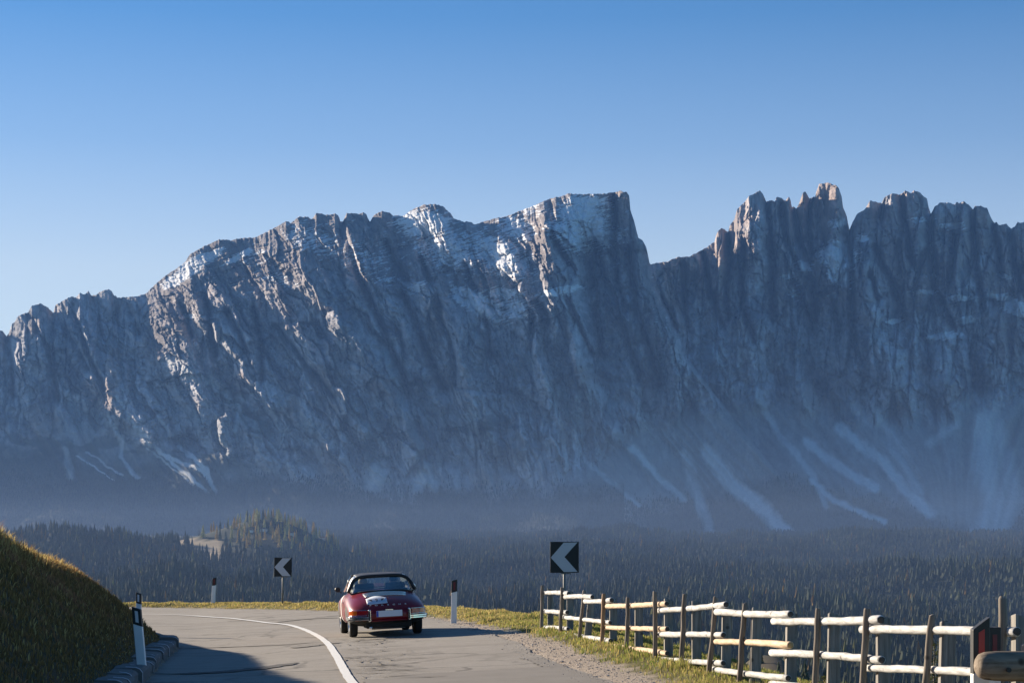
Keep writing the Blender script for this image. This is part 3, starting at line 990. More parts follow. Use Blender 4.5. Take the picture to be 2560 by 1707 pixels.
rear = [(z2, 207, 508, 0), (z2, 387, 525, 0), (z2, 587, 568, -0.10), (z2, 783, 600, 0), (z2, 1018, 628, 0), (z2, 1290, 602, 0), (z2, 1548, 618, 0), (z2, 1828, 635, -.02), (z2, 2105, 683, -.03),
        (z3, 220, 345, -.02), (z3, 612, 362, -.02), (z3, 1058, 380, 0), (z3, 1655, 438, -.03), (z3, 2320, 375, 0)]
for (zf, cx, ty, lean) in rear:
    px, py = zf((cx, ty))
    T_ = on_fence(px, py, 0.205)
    zb = float(ground_z(T_.x + 0.05, T_.y)) - 0.3
    h = T_.z - zb
    w, dp = 0.125, 0.16
    lx = -lean * h
    mb = MB()
    vs = []
    for (sx, sy) in ((-1, -1), (1, -1), (1, 1), (-1, 1)): vs.append((sx * w / 2 + lx * -1, sy * dp / 2, 0))
    vs = [(v_[0] + random.uniform(-.003, .003) + 2 * lx * 0, v_[1], v_[2]) for v_ in vs]
    for (sx, sy) in ((-1, -1), (1, -1), (1, 1), (-1, 1)): vs.append((sx * w / 2, sy * dp / 2, h - (0.0 if sx < 0 else 0.045) - (0.02 if sy > 0 else 0.0)))
    vs = [Vector((v_[0] + T_.x, v_[1] + T_.y, v_[2] + zb)) - finv for v_ in vs]
    mb.add(vs, [(0, 3, 2, 1), (4, 5, 6, 7), (0, 1, 5, 4), (1, 2, 6, 5), (2, 3, 7, 6), (3, 0, 4, 7)])
    mb.build("post", [M['post']], fence, bevel=0.006)

rails = [(z2, (145, 558), z2, (375, 562), 0), (z2, (330, 595), z2, (590, 593), 0), (z2, (527, 635), z2, (770, 622), 0), (z2, (710, 678), z2, (1275, 655), 1),
         (z2, (1195, 718), z2, (1820, 663), 0), (z2, (1735, 728), z3, (205, 385), 0), (z3, (50, 450), z3, (1035, 437), 0), (z3, (865, 522), z3, (2285, 545), 0),
         (z2, (140, 722), z2, (362, 735), 0), (z2, (315, 778), z2, (755, 828), 0), (z2, (705, 872), z2, (1280, 888), 1), (z2, (1195, 940), z2, (1795, 943), 0),
         (z2, (1710, 1005), z3, (205, 668), 1), (z3, (35, 738), z3, (1045, 805), 0), (z3, (900, 880), z3, (2290, 930), 0),
         (z2, (150, 872), z2, (368, 885), 0), (z2, (315, 930), z2, (760, 995), 0), (z2, (700, 1038), z2, (1278, 1110), 1), (z2, (1190, 1158), z2, (1795, 1200), 0),
         (z2, (1700, 1255), z3, (185, 970), 0), (z3, (30, 1022), z3, (1040, 1115), 0), (z3, (900, 1160), z3, (2290, 1290), 0)]
for k, (fa_, a, fb_, b, tan) in enumerate(rails):
    A = on_fence(*fa_(a), 0.088); B = on_fence(*fb_(b), 0.088)
    r = random.uniform(0.038, 0.044)
    mb = log(MB(), A - finv, B - finv, r * (1.04 if k % 2 else 0.95), r * (0.96 if k % 2 else 1.05), 12, max(9, int((B - A).length / 0.22)), 0.004, random.uniform(-0.015, 0.015), 0.07)
    ob = mb.build("rail", [M['rail_tan'] if tan else M['rail'], M['endgrain_tan'] if k == 12 else M['endgrain']], fence, True)
    # wire binding where the rail is tied to the pole
for k, (bp, tp) in enumerate(poles[:12]):
    pass

# ------------------------------------------------------------------ log barrier, lower right corner
d = 14.8
L0 = at_depth(2442, 1663, d); L1 = Vector((L0.x + 3.2, L0.y + 0.5, L0.z - 0.06))
zg = float(ground_z(L0.x + 0.5, L0.y))
bar = empty("log_barrier", (L0.x + 0.6, L0.y, zg))
tag(bar, "thick weathered log barrier rail with a bolt hole beside the fence end", "barrier")
binv = Vector(bar.location)
mb = MB()
pts = [L0 - binv + Vector((x_, x_ * 0.15, -0.02 * x_)) for x_ in (0.0, 0.02, 0.06, 0.14, 0.3, 0.6, 1.0, 1.6, 2.2, 2.8, 3.2)]
mb.tube(pts, [0.060, 0.086, 0.103, 0.110, 0.113, 0.112, 0.114, 0.111, 0.113, 0.112, 0.112], 24, 0, 0, True, 0.012)
lg = mb.build("log", [M['biglog']], bar, True)
c = at_depth(2523, 1674, d - 0.112)
MB().lathe([(0.0001, -0.004), (0.018, -0.004), (0.018, 0.02), (0.0001, 0.02)], 16, 0, 'y', tuple(c - binv + Vector((0, 0.002, 0)))).build("bolt_hole", [M['black_plastic']], lg)
for dx in (0.45, 2.4):
    q = L0 + Vector((dx, dx * 0.15 + 0.12, 0)) - binv
    MB().box((q.x, q.y, (q.z - 0.15) / 2), (0.14, 0.06, q.z + 0.45)).build("post", [M['post']], bar, bevel=0.008)

# ------------------------------------------------------------------ the mountain range
def zA(p): return (p[0] / 2.735, 450 + p[1] / 2.735)
def zB(p): return (850 + p[0] / 2.735, 450 + p[1] / 2.735)
def zC(p): return (1700 + p[0] / 2.735, 430 + p[1] / 2.735)
def zD(p): return (p[0] / 2.735, 900 + p[1] / 2.735)
def zE(p): return (850 + p[0] / 2.735, 900 + p[1] / 2.735)
def zF(p): return (1700 + p[0] / 2.613, 900 + p[1] / 2.613)


skA = [(0, 1025), (20, 1030), (40, 1080), (60, 1045), (80, 985), (100, 970), (128, 928), (190, 905), (215, 865), (270, 842), (320, 865), (365, 910), (378, 855), (410, 840), (440, 815), (490, 795), (520, 805), (545, 770), (575, 785), (605, 760), (630, 795), (690, 765), (735, 745), (765, 755), (775, 795), (790, 790), (805, 805), (940, 792), (1000, 775), (1060, 715), (1120, 665), (1200, 610), (1270, 555), (1300, 510), (1400, 450), (1500, 408), (1580, 412), (1640, 397), (1740, 395), (1840, 345), (1900, 315), (1955, 283), (1975, 280), (1985, 295), (2050, 250), (2110, 255), (2130, 270), (2160, 230), (2200, 228), (2215, 240), (2290, 230), (2310, 240), (2322, 262)]
skB = [(0, 280), (20, 285), (45, 230), (100, 225), (130, 235), (155, 222), (180, 235), (205, 285), (235, 235), (290, 213), (340, 225), (365, 245), (390, 238), (430, 250), (500, 200), (570, 170), (650, 165), (700, 180), (750, 220), (780, 262), (850, 290), (890, 285), (915, 305), (980, 285), (1060, 265), (1150, 245), (1250, 205), (1330, 175), (1430, 128), (1500, 115), (1570, 92), (1640, 100), (1720, 95), (1800, 95), (1880, 85), (1910, 75), (1960, 82), (1978, 110), (1985, 200), (2010, 280), (2040, 395), (2070, 410), (2095, 460), (2110, 540), (2118, 575), (2180, 565), (2250, 555), (2300, 530)]
skC = [(0, 580), (60, 578), (150, 535), (195, 505), (235, 480), (250, 420), (285, 380), (315, 400), (330, 410), (345, 360), (370, 330), (390, 255), (430, 215), (480, 160), (545, 130), (568, 150), (590, 205), (630, 190), (650, 205), (660, 170), (700, 180), (720, 200), (745, 172), (758, 200), (765, 240), (780, 240), (795, 250), (820, 210), (840, 140), (860, 135), (885, 185), (915, 165), (935, 180), (950, 85), (1010, 72), (1060, 90), (1085, 110), (1105, 165), (1115, 240), (1140, 300), (1158, 400), (1170, 400), (1180, 345), (1210, 290), (1270, 250), (1300, 195), (1380, 215), (1395, 180), (1420, 160), (1470, 145), (1500, 160), (1540, 130), (1580, 145), (1600, 127), (1640, 140), (1690, 185), (1700, 240), (1715, 290), (1735, 285), (1740, 240), (1775, 210), (1840, 210), (1875, 225), (1890, 205), (1910, 215), (1940, 200), (1980, 230), (2005, 260), (2015, 235), (2060, 232), (2100, 250), (2120, 300), (2150, 350), (2165, 345), (2180, 365), (2230, 355), (2265, 385), (2295, 370), (2310, 340), (2330, 350), (2352, 340)]
sky_pts = [zA(p) for p in skA] + [zB(p) for p in skB] + [zC(p) for p in skC]
sky_pts = [p for i, p in enumerate(sky_pts) if i == 0 or p[0] > sky_pts[i - 1][0]]
sky_pts = [(-420, 960), (-330, 900), (-260, 935), (-160, 850), (-90, 872), (-30, 822)] + sky_pts + [(2600, 590), (2660, 566), (2720, 610), (2800, 640), (2900, 600), (3000, 680)]
sky_x = np.array([p[0] for p in sky_pts]); sky_y = np.array([p[1] for p in sky_pts])

cols = np.concatenate([np.linspace(-420, -40, 60), np.arange(-36, 2600, 1.65), np.linspace(2604, 3000, 60)])
NR = 470
vv = np.linspace(0, 1, NR)
vv = 0.75 * vv + 0.25 * vv ** 2
skl = np.interp(cols, sky_x, sky_y) + fbm(cols / 7.0, cols * 0, 3, 3) * 3.2
PYB = 1352.0
PX = np.repeat(cols[None, :], NR, 0)
PY = skl[None, :] + (PYB - skl[None, :]) * vv[:, None]
TT = PY - skl[None, :]
# smooth skyline (broad mass) so that the towers stand out as relief
PXw = PX + 26 * fbm(PX / 150, PY / 150, 3, 91); PYw = PY + 20 * fbm(PX / 130, PY / 130, 3, 92)

# which massif: the near one (left) or the towers behind (right)
bx = np.interp(PY, [430, 480, 500, 610, 660, 760, 900, 1000, 1080, 1200, 1400], [1572, 1574, 1577, 1611, 1624, 1650, 1712, 1790, 1850, 1950, 2050])
wB = sstep(-3, 11, PX - bx)
gap = np.interp(PY, [450, 800, 1000, 1150, 1400], [650, 480, 200, 40, 0])
# ridge distance and slope profile
DA = np.interp(PX, [-400, 300, 900, 1560, 1750, 3000], [6900, 6600, 6350, 6000, 5950, 5900])
DB = np.interp(PX, [1500, 1900, 2560, 3000], [6150, 6350, 6250, 6200])
sk_sm = np.array([np.mean(np.interp(c + np.linspace(-130, 130, 61), sky_x, sky_y)) for c in cols])[None, :]
kf = np.exp(-TT / 110.0)
h = np.maximum(TT * kf + np.maximum(PY - sk_sm, 0) * (1 - kf), 0) * 1.22
cut_low = 1 - sstep(220, 560, PX)        # the spiky lower ridge on the left has no plateau above it
profA = np.interp(h, [0, 60, 200, 330, 560, 760, 950, 1100, 1300], [0, 100, 310, 410, 520, 640, 880, 1150, 1600])
profAl = np.interp(h, [0, 40, 300, 460, 620, 760, 1000], [0, 20, 190, 330, 560, 850, 1400])
profA = profA * (1 - cut_low) + profAl * cut_low
kB_face = np.interp(h, [0, 20, 350, 520, 700, 860, 1000, 1200], [0, 12, 110, 220, 420, 720, 1050, 1600])
drop_A = np.interp(PX, [1380, 1440, 1480, 1575], [0, 0.25, 1, 1])      # sheer pillar wall at the right end
profR = np.interp(h, [0, 15, 420, 640, 820, 960, 1150], [0, 8, 150, 290, 500, 800, 1300])
profA = profA * (1 - drop_A) + profR * drop_A
# screes begin lower or higher along the face
scr = np.interp(PX, [-400, 0, 250, 450, 600, 900, 1300, 1500, 1640, 1800, 1900, 2050, 2150, 2300, 2420, 2560, 3000], [1060, 1085, 1060, 1120, 1150, 1260, 1290, 1130, 1040, 1010, 1000, 1035, 1050, 1060, 1010, 985, 960])
scr = scr + 22 * fbm(PX / 60, PX * 0, 3, 14)
rock = 1 - sstep(-25, 45, PYw - scr)
# massif A right flank fans out over the right-hand screes
lean = np.interp(PX, [-400, 0, 250, 420, 800, 1150, 1330, 1450, 1560, 1640, 1720, 1900, 2200, 2560], [.2, .25, .33, .42, .48, .42, .30, .22, .20, .22, .10, .06, .05, .10])
cx = PX - lean * (PY - 620)
big1 = fbm(cx / 210 + 0.3, PY / 520, 2, 101)
wx = cx + 24 * fbm(PX / 70, PY / 120, 3, 93)
r0 = ridged(wx / 120, PY / 620, 111)
r1 = ridged(wx / 56, PY / 300, 121)
r2 = ridged((wx + 6 * fbm(PX / 22, PY / 30, 2, 94)) / 24, PY / 130, 131)
r3 = ridged((wx + 4 * fbm(PX / 12, PY / 18, 2, 95)) / 10, PY / 46, 141)
f4 = fbm(PX / 9, PY / 9, 3, 151)
def n_f(a, b): return fbm(a / 6, b / 6, 2, 107)
amp = 0.75 + 0.7 * fbm(PX / 160, PY / 130, 3, 102)        # bold in places, smooth slabs in others
relief = 120 * big1 + 60 * (r0 - .4) + 20 * (r1 - .4) * amp + 15 * (r2 - .4) * amp ** 1.5 + 8 * (r3 - .4) + 10 * f4 + 30 * fbm(PX / 45, PY / 38, 4, 152)
top_k = 0.25 + 0.75 * sstep(0, 90, TT)
w1x = wx + 10 * fbm(PX / 30, PY / 60, 3, 103); w1y = PY + 14 * fbm(PX / 40, PY / 40, 3, 104)
lv0, tx0, ty0, fd0 = cells((cx + 40 * fbm(PX / 90, PY / 110, 3, 108)) / 125, (PY + 40 * fbm(PX / 110, PY / 90, 3, 109)) / 190, 4)
relief = relief + (75 * lv0 + 85 * tx0 + 40 * ty0 - 22 * np.exp(-fd0 / 0.05)) * np.where(PX < 1560, 0.3 + 0.7 * sstep(60, 230, TT), 1)
lv, tx_, ty_, fd = cells(w1x / 46, w1y / 120, 1)
relief = relief + 46 * lv + 44 * tx_ + 20 * ty_ - 16 * np.exp(-fd / 0.05)
w2x = wx + 4 * fbm(PX / 14, PY / 20, 3, 105); w2y = PY + 6 * fbm(PX / 18, PY / 18, 3, 106)
lv2, tx_2, ty_2, fd2 = cells(w2x / 17, w2y / 48, 2)
relief = relief + 17 * lv2 + 18 * tx_2 + 12 * ty_2 - 6 * np.exp(-fd2 / 0.06)
lvB, txB, tyB, fdB = cells((PX + 0.05 * (PY - 600) + 7 * fbm(PX / 26, PY / 70, 3, 114)) / 36, (PY + 26 * fbm(PX / 30, PY / 60, 3, 115)) / 230, 6)
colm = np.maximum(wB, (1 - sstep(330, 430, PX)) * 0.6) * (1 - 0.6 * sstep(820, 980, PY))
relief = relief + colm * (95 * lvB + 85 * txB - 30 * np.exp(-(fdB / 0.09) ** 2))
lv3, tx_3, ty_3, fd3 = cells((w2x + 2 * n_f(PX, PY)) / 7.5, w2y / 13, 3)
relief = relief + 6.5 * lv3 + 7 * tx_3 + 6 * ty_3
relief = relief * top_k * (1 - 0.85 * sstep(1130, 1240, PY))
# the towers follow the skyline: sub-columns stand forward or back
tw = np.interp(PX, sky_x, sky_y)
tw_s = np.array([np.mean(np.interp(c + np.linspace(-55, 55, 41), sky_x, sky_y)) for c in cols])[None, :]
tower = np.clip((tw_s - skl[None, :]), -60, 60) * np.exp(-TT / 260.0)
relief = relief + tower * 2.2 * np.where(PX > 1640, 1.0, np.where(PX < 330, 0.8, 0.35))

# gullies and shaded clefts traced on the face: (points, half width px, depth m)
gul = []
for pts in [[(1750, 900), (1790, 1100), (1795, 1370)], [(1250, 860), (1290, 960), (1310, 1080)], [(1420, 840), (1440, 1000), (1485, 1200)], [(380, 870), (420, 980), (520, 1120), (610, 1290)], [(225, 950), (330, 1150), (385, 1400), (400, 1500)],
            [(640, 800), (680, 960), (700, 1060)], [(60, 1080), (85, 1250), (95, 1480)], [(1900, 1000), (2050, 1200), (2290, 1480)], [(500, 860), (600, 1180), (720, 1430)], [(880, 860), (960, 1050)], [(1560, 890), (1640, 1050), (1700, 1180)]]:
    gul.append(([zA(p) for p in pts], 6, 46))
for pts in [[(1442, 135), (1452, 260), (1455, 390), (1530, 520), (1610, 620)], [(1885, 100), (1885, 380), (1895, 700), (1960, 900)], [(1760, 440), (1800, 650), (1890, 800), (1990, 1150), (2060, 1330)], [(1730, 560), (1760, 800), (1765, 1000), (1800, 1200)],
            [(1985, 480), (2040, 880), (2150, 1230), (2200, 1400)], [(2095, 500), (2150, 680), (2210, 830), (2310, 1010)], [(20, 300), (110, 600), (230, 850), (330, 1090), (430, 1300), (480, 1480)], [(320, 430), (390, 580), (470, 680)], [(565, 540), (620, 690)],
            [(680, 830), (690, 950), (755, 1100), (785, 1240), (800, 1400)], [(865, 580), (930, 750)], [(440, 780), (490, 900), (545, 1010)], [(1380, 860), (1430, 950)], [(1560, 820), (1640, 1010), (1720, 1180)], [(1000, 960), (1040, 1200)], [(1320, 930), (1310, 1160)],
            [(560, 1050), (640, 1280), (720, 1420)]]:
    gul.append(([zB(p) for p in pts], 6.5, 52))
for pts in [[(335, 410), (352, 600), (325, 800), (332, 1010)], [(600, 210), (625, 500), (645, 760), (640, 1010)], [(785, 245), (830, 500), (890, 620)], [(905, 740), (925, 900), (920, 1060)], [(1160, 400), (1172, 540), (1180, 760), (1188, 1100), (1250, 1300)],
            [(1345, 520), (1400, 640), (1500, 850), (1535, 1010)], [(1715, 290), (1730, 500), (1752, 800), (1830, 950), (1880, 1060)], [(2008, 265), (2030, 600), (2080, 940)], [(2150, 360), (2185, 560), (2200, 700)], [(2270, 390), (2310, 650), (2345, 790)],
            [(450, 500), (430, 700), (430, 920), (520, 1150)], [(830, 800), (860, 930), (920, 1080)], [(1050, 860), (1100, 1090)], [(1310, 700), (1355, 860)], [(1885, 430), (1870, 620), (1850, 760)], [(1520, 165), (1560, 400), (1600, 620)], [(1395, 190), (1390, 320)],
            [(895, 190), (880, 420), (900, 560)], [(940, 190), (990, 380), (1000, 500)], [(170, 560), (200, 760), (300, 1050)], [(700, 240), (740, 500), (800, 640)], [(1480, 880), (1440, 780)], [(30, 640), (40, 900), (60, 1060)]]:
    gul.append(([zC(p) for p in pts], 5.5, 60))
gd = np.zeros_like(PX)
rg_x = PX + 16 * fbm(PX / 45, PY / 55, 3, 113)
for pts, w, am in (([(715, 560), (760, 700), (880, 830), (960, 960), (1040, 1120)], 62, 125), ([(440, 690), (520, 800), (600, 900), (640, 1010)], 50, 90), ([(1385, 500), (1378, 640), (1400, 760), (1450, 900), (1530, 1080)], 60, 120),
                   ([(1000, 560), (1060, 700), (1130, 820), (1190, 960), (1250, 1110)], 58, 115), ([(150, 760), (220, 900), (300, 1040)], 45, 80), ([(1575, 500), (1600, 700), (1680, 900), (1760, 1060)], 45, 90),
                   ([(850, 760), (830, 900), (890, 1060)], 50, 80), ([(1900, 740), (1960, 900), (2010, 1010)], 48, 95), ([(2110, 640), (2180, 830), (2240, 980)], 52, 110), ([(2300, 800), (2345, 950)], 45, 90), ([(2500, 740), (2480, 900)], 55, 90), ([(1780, 760), (1800, 960)], 42, 90)):
    dd_, sd_ = seg_dist(rg_x, PY, pts)
    ta = sstep(pts[0][1] - 10, pts[0][1] + 120, PY)
    relief = relief + am * ta * np.maximum(0, 1 - dd_ / (w * np.where(sd_ > 0, 1.25, 0.85)))
gx = PX + 5 * fbm(PX / 25, PY / 40, 2, 96)
for pts, w, dep in gul:
    xs_ = [p[0] for p in pts]; ys_ = [p[1] for p in pts]
    c0_, c1_ = np.searchsorted(cols, [min(xs_) - 40, max(xs_) + 40])
    sub = (slice(None), slice(c0_, c1_))
    dd_, sd_ = seg_dist(gx[sub], PY[sub], pts)
    e = np.where(sd_ > 0, 0.75, 1.6)        # steep wall on one side, slabby on the other
    gd[sub] = np.maximum(gd[sub], dep * np.exp(-(dd_ / (w * e)) ** 1.6))
relief = relief - gd * 3.0 * np.where(PX < 1400, 0.3 + 0.7 * sstep(30, 170, TT), 1.0)
# ledges: bedded layers on the snowy upper slopes, thin terraces on the towers
bed = PY + 0.22 * (PX - 900) + 9 * fbm(PX / 60, PY / 40, 3, 161)
ledge = 1.6 * fbm((PX + 3 * bed) / 60, bed / 7.0, 4, 162, 0.65)
upA = (1 - sstep(150, 280, TT)) * sstep(330, 460, PX) * (1 - wB)
relief = relief + ledge * (3.2 * upA + 2.5) * sstep(4, 16, TT)
# screes: gentle fans and runnels
run = ridged((PX - np.interp(PX, [-400, 500, 900, 1500, 1700, 2300, 2420, 2600], [.75, .75, .4, .75, .85, .75, -.1, -.5]) * (PY - 1100) + 8 * fbm(PX / 40, PY / 60, 2, 97)) / 38, PY / 340, 171)
rsc = (14 - 11 * sstep(1180, 1260, PY)) * (run - .4) + 20 * fbm(PX / 120, PY / 160, 2, 172) + 1.5 * f4
rel = relief * rock + rsc * (1 - rock)
D = (DA - profA) * (1 - wB) + (np.minimum(DB, DA + gap + 500) - kB_face) * wB
low = sstep(1080, 1300, PY)
D = D * (1 - low) + ((DA - profA) * 0.5 + (DB - kB_face) * 0.5) * low * np.where((PX > 1200), 1, 0) + (DA - profA) * low * np.where(PX > 1200, 0, 1)
D = D - rel
# two rows behind the ridge close the mountain towards the back
X = (PX - HX) / F * D; Z = EYE + (HY - PY) / F * D
VG = np.stack([X, D, Z], -1)

# tints (dolomite, dark streaks, scree, turf, snow patches; rock tones also carry shade contrast)
n_l = fbm(PX / 60, PY / 60, 4, 181); n_m = fbm(PX / 16, PY / 22, 3, 191); n_s = fbm(PX / 5, PY / 4, 3, 201)
base = np.array([0.49, 0.465, 0.465]); pink = np.array([0.44, 0.355, 0.31]); darkr = np.array([0.135, 0.137, 0.15]); teal = np.array([0.33, 0.37, 0.375])
C = base[None, None] * (1 + 0.38 * n_m + 0.40 * lv2 + 0.36 * lv + 0.35 * lv3 + 0.2 * n_s)[..., None]  # forward slabs lighter, recessed ones darker: relief shade put into the tint
k = sstep(0.0, 0.5, fbm(PX / 90, PY / 120, 3, 211) + wB * 0.45 * (1 - sstep(700, 850, PY)))[..., None]; C = C * (1 - k) + pink * k * (1 + 0.25 * lv2 + 0.2 * lv3)[..., None]
k = sstep(0.05, 0.5, fbm(wx / 50, PY / 150, 3, 221))[..., None]; C = C * (1 - 0.85 * k) + darkr * 0.85 * k  # stain streaks, deepened to add gully shade to the colour
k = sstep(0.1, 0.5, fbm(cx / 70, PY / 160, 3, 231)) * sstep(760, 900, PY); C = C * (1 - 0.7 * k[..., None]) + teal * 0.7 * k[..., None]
brown = np.array([0.27, 0.222, 0.195]); k = 0.75 * (1 - sstep(90, 300, TT + 60 * fbm(PX / 70, PY / 50, 3, 212))) * (1 - wB) * sstep(300, 420, PX)
C = C * (1 - k[..., None]) + brown * (k * (1 + 0.35 * n_m + 0.35 * lv2 + 0.4 * lv3))[..., None]
# turf and dwarf pine on the lower slopes
turf = np.array([0.055, 0.062, 0.045])
turfl = np.interp(PX, [-400, 0, 400, 700, 900, 1300, 1500, 1640, 1760, 1900, 2100, 2350, 2450, 2560, 3000], [1110, 1115, 1140, 1185, 1215, 1330, 1320, 1275, 1245, 1190, 1225, 1290, 1335, 1290, 1270])
soil = np.array([0.24, 0.232, 0.222]); ksl = (1 - rock) * 0.8
C = C * (1 - ksl[..., None]) + soil * (1 + 0.35 * run + 0.25 * n_s)[..., None] * ksl[..., None]
turfl = np.where(PX < 1560, np.minimum(turfl, 1222 - 10 * sstep(300, 900, PX)), turfl)  # turf colour carried up over the foot to dim its sunlit rock
kt = 0.92 * sstep(-30, 45, PYw - turfl + 40 * fbm(PX / 60, PY / 50, 4, 241))
turf = turf * (1 + 0.35 * fbm(PX / 120, PY / 60, 3, 242))[..., None]
C = C * (1 - kt[..., None]) + turf * (1 + 0.5 * n_s[..., None]) * kt[..., None]
# dark vegetated band below the middle cliffs
kv = 0.75 * sstep(-0.05, 0.25, fbm(PX / 80, PY / 50, 4, 251)) * np.exp(-((PY - np.interp(PX, [0, 400, 900, 1300], [1120, 1130, 1130, 1050])) / 55) ** 2) * (1 - sstep(1250, 1400, PX))
C = C * (1 - kv[..., None]) + turf * 1.2 * kv[..., None]
# scree tongues, traced: polylines with widths
scree_c = np.array([0.74, 0.72, 0.69])
ks = np.zeros_like(PX)
tongues = [(zD, [(1150, 0), (1450, 170), (1640, 300)], 26, .55), (zD, [(1640, 300), (1610, 480)], 12, .5), (zD, [(800, 250), (960, 520), (1300, 800), (1440, 930)], 7, .9), (zD, [(870, 400), (1100, 640), (1400, 760), (1510, 960)], 8, 1.0),
           (zD, [(1230, 590), (1410, 750), (1510, 970)], 9, 1.0), (zD, [(740, 380), (830, 560), (820, 660), (940, 800)], 9, .6), (zD, [(530, 660), (660, 740), (780, 820)], 3.5, .9), (zD, [(600, 630), (720, 710), (830, 790)], 4, .6), (zD, [(450, 610), (480, 800)], 14, .35),
           (zD, [(1080, 380), (1170, 520)], 8, .8), (zD, [(1980, 440), (1900, 600)], 3, .8), (zD, [(2290, 980), (2210, 1080)], 10, .7), (zD, [(1000, 600), (1160, 720), (1320, 850)], 4, .6),
           (zF, [(30, 620), (110, 860), (200, 1130)], 22, .6), (zF, [(180, 600), (330, 800), (560, 980), (720, 1180)], 30, .9), (zF, [(520, 940), (700, 1120), (720, 1250)], 24, .8), (zF, [(500, 230), (640, 480), (860, 740), (960, 960)], 14, .55),
           (zF, [(830, 530), (1040, 700), (1270, 830)], 20, .9), (zF, [(860, 780), (1010, 920), (1340, 1060)], 13, .7), (zF, [(1050, 440), (1340, 680), (1460, 840), (1640, 1000)], 22, .85), (zF, [(1290, 350), (1440, 620), (1560, 850)], 28, .5),
           (zF, [(1990, 400), (2000, 700), (2060, 960), (2000, 1080)], 52, .6), (zF, [(2000, 260), (2100, 560), (2180, 900), (2080, 1120)], 40, .45), (zF, [(1150, 300), (1250, 420)], 20, .4), (zF, [(1640, 540), (1800, 420)], 20, .4),
           (zE, [(2000, 600), (2180, 800), (2340, 950)], 14, .8), (zE, [(1640, 650), (1900, 870), (2040, 1000)], 10, .45), (zE, [(250, 760), (220, 900), (300, 1080)], 40, .5), (zE, [(590, 720), (520, 900), (500, 1000)], 22, .55), (zE, [(620, 740), (640, 900), (640, 1060)], 22, .5),
           (zE, [(800, 760), (800, 900)], 14, .4), (zE, [(1400, 560), (1340, 700)], 40, .4), (zE, [(1480, 190), (1480, 300)], 12, .6), (zE, [(1480, 430), (1470, 520)], 12, .5), (zE, [(1220, 1050), (1300, 1140)], 6, .4), (zE, [(1100, 1150), (1200, 1050)], 6, .4),
           (zE, [(1870, 20), (1890, 300)], 18, .45), (zE, [(920, 300), (900, 640)], 22, .35)]
sx_ = PX + 9 * fbm(PX / 30, PY / 40, 3, 98); sy_ = PY + 5 * fbm(PX / 20, PY / 20, 2, 99)
for zf, pts, w, a in tongues:
    q = [zf(p) for p in pts]
    xs_ = [p[0] for p in q]
    c0_, c1_ = np.searchsorted(cols, [min(xs_) - w * 2 - 20, max(xs_) + w * 2 + 20])
    sub = (slice(None), slice(c0_, c1_))
    dd_, _ = seg_dist(sx_[sub], sy_[sub], q)
    ks[sub] = np.maximum(ks[sub], a * (1 - sstep(w * 0.12, w * 0.95, dd_)))
ks = np.clip(ks * 1.35 * (0.85 + 0.3 * n_s + 0.25 * run), 0, 1) * np.where(PX < 1560, 1 - sstep(1200, 1245, PY), 1)
C = C * (1 - np.clip(ks, 0, 1)[..., None]) + scree_c * np.clip(ks, 0, 1)[..., None]
# snow caught on ledges and in hollows
blobs = [(495, 655, 62, 16, -.45, 1.0), (455, 690, 50, 18, -.5, .9), (600, 640, 35, 9, -.5, .95), (640, 640, 70, 40, 0, .35), (780, 600, 110, 55, .2, .45), (900, 640, 120, 60, .2, .42), (1060, 560, 80, 45, .1, .75), (1120, 620, 120, 70, .2, .55),
         (1250, 640, 90, 60, .4, .66), (1290, 570, 60, 40, .3, .6), (1330, 520, 40, 40, 0, .5), (1460, 545, 75, 55, .15, .74), (1430, 590, 70, 40, .4, .66), (1505, 590, 60, 28, .1, .74), (1470, 505, 70, 20, 0, .7), (1195, 760, 62, 26, .45, 1.15), (1290, 770, 60, 40, 0, .6),
         (1400, 727, 55, 10, -.2, 1.0), (1260, 735, 60, 18, .1, .7), (470, 790, 25, 6, 0, .7), (2095, 640, 44, 34, .1, 1.1), (2100, 690, 30, 30, .3, .8), (2155, 597, 18, 10, 0, .8), (2090, 560, 34, 14, -.15, .7), (2010, 665, 24, 14, 0, .8), (1975, 690, 30, 14, 0, .5),
         (2385, 565, 30, 10, 0, .8), (2300, 550, 40, 8, 0, .6), (2310, 730, 40, 7, 0, .7), (2400, 745, 40, 8, 0, .8), (2480, 740, 30, 7, 0, .8), (2530, 760, 40, 16, .45, 1.1), (2540, 780, 40, 10, .3, .8), (2235, 803, 20, 6, -.1, .9), (2415, 800, 24, 9, -.1, 1.0), (2360, 840, 50, 10, -.1, .75),
         (2250, 800, 30, 8, 0, .5), (2330, 690, 20, 6, 0, .6), (2510, 690, 18, 7, .3, 1.0), (1990, 730, 25, 25, 0, .45), (2080, 740, 12, 8, 0, .8), (700, 700, 80, 25, .3, .4), (1040, 720, 30, 14, -.4, .7), (960, 700, 40, 14, 0, .5)]
sn = np.zeros_like(PX)
for (bx_, by_, rx, ry, sl_, a) in blobs:
    dx_ = PX - bx_; dy_ = PY - by_ - sl_ * dx_
    sn = np.maximum(sn, 1.12 * a * np.exp(-(dx_ / rx) ** 2 * 0.8 - (dy_ / ry) ** 2 * 0.8))
st1 = fbm((PX + 0.6 * PY) / 26, (PY - 0.0 * PX + 0.30 * PX) / 4.6, 3, 261)
st2 = fbm(PX / 11, (PY + 0.25 * PX) / 2.8, 2, 271)
slope_snow = 0.5 * ledge / 1.6 * 0.25
ksn = sstep(0.40, 0.50, sn + 0.42 * st1 + 0.26 * st2 + slope_snow - 0.03) * sstep(0.12, 0.3, sn)
ksn = np.maximum(ksn, 0.55 * sstep(0.33, 0.55, st1 * 0.8 + st2 * 0.5) * upA * sstep(430, 560, PX))
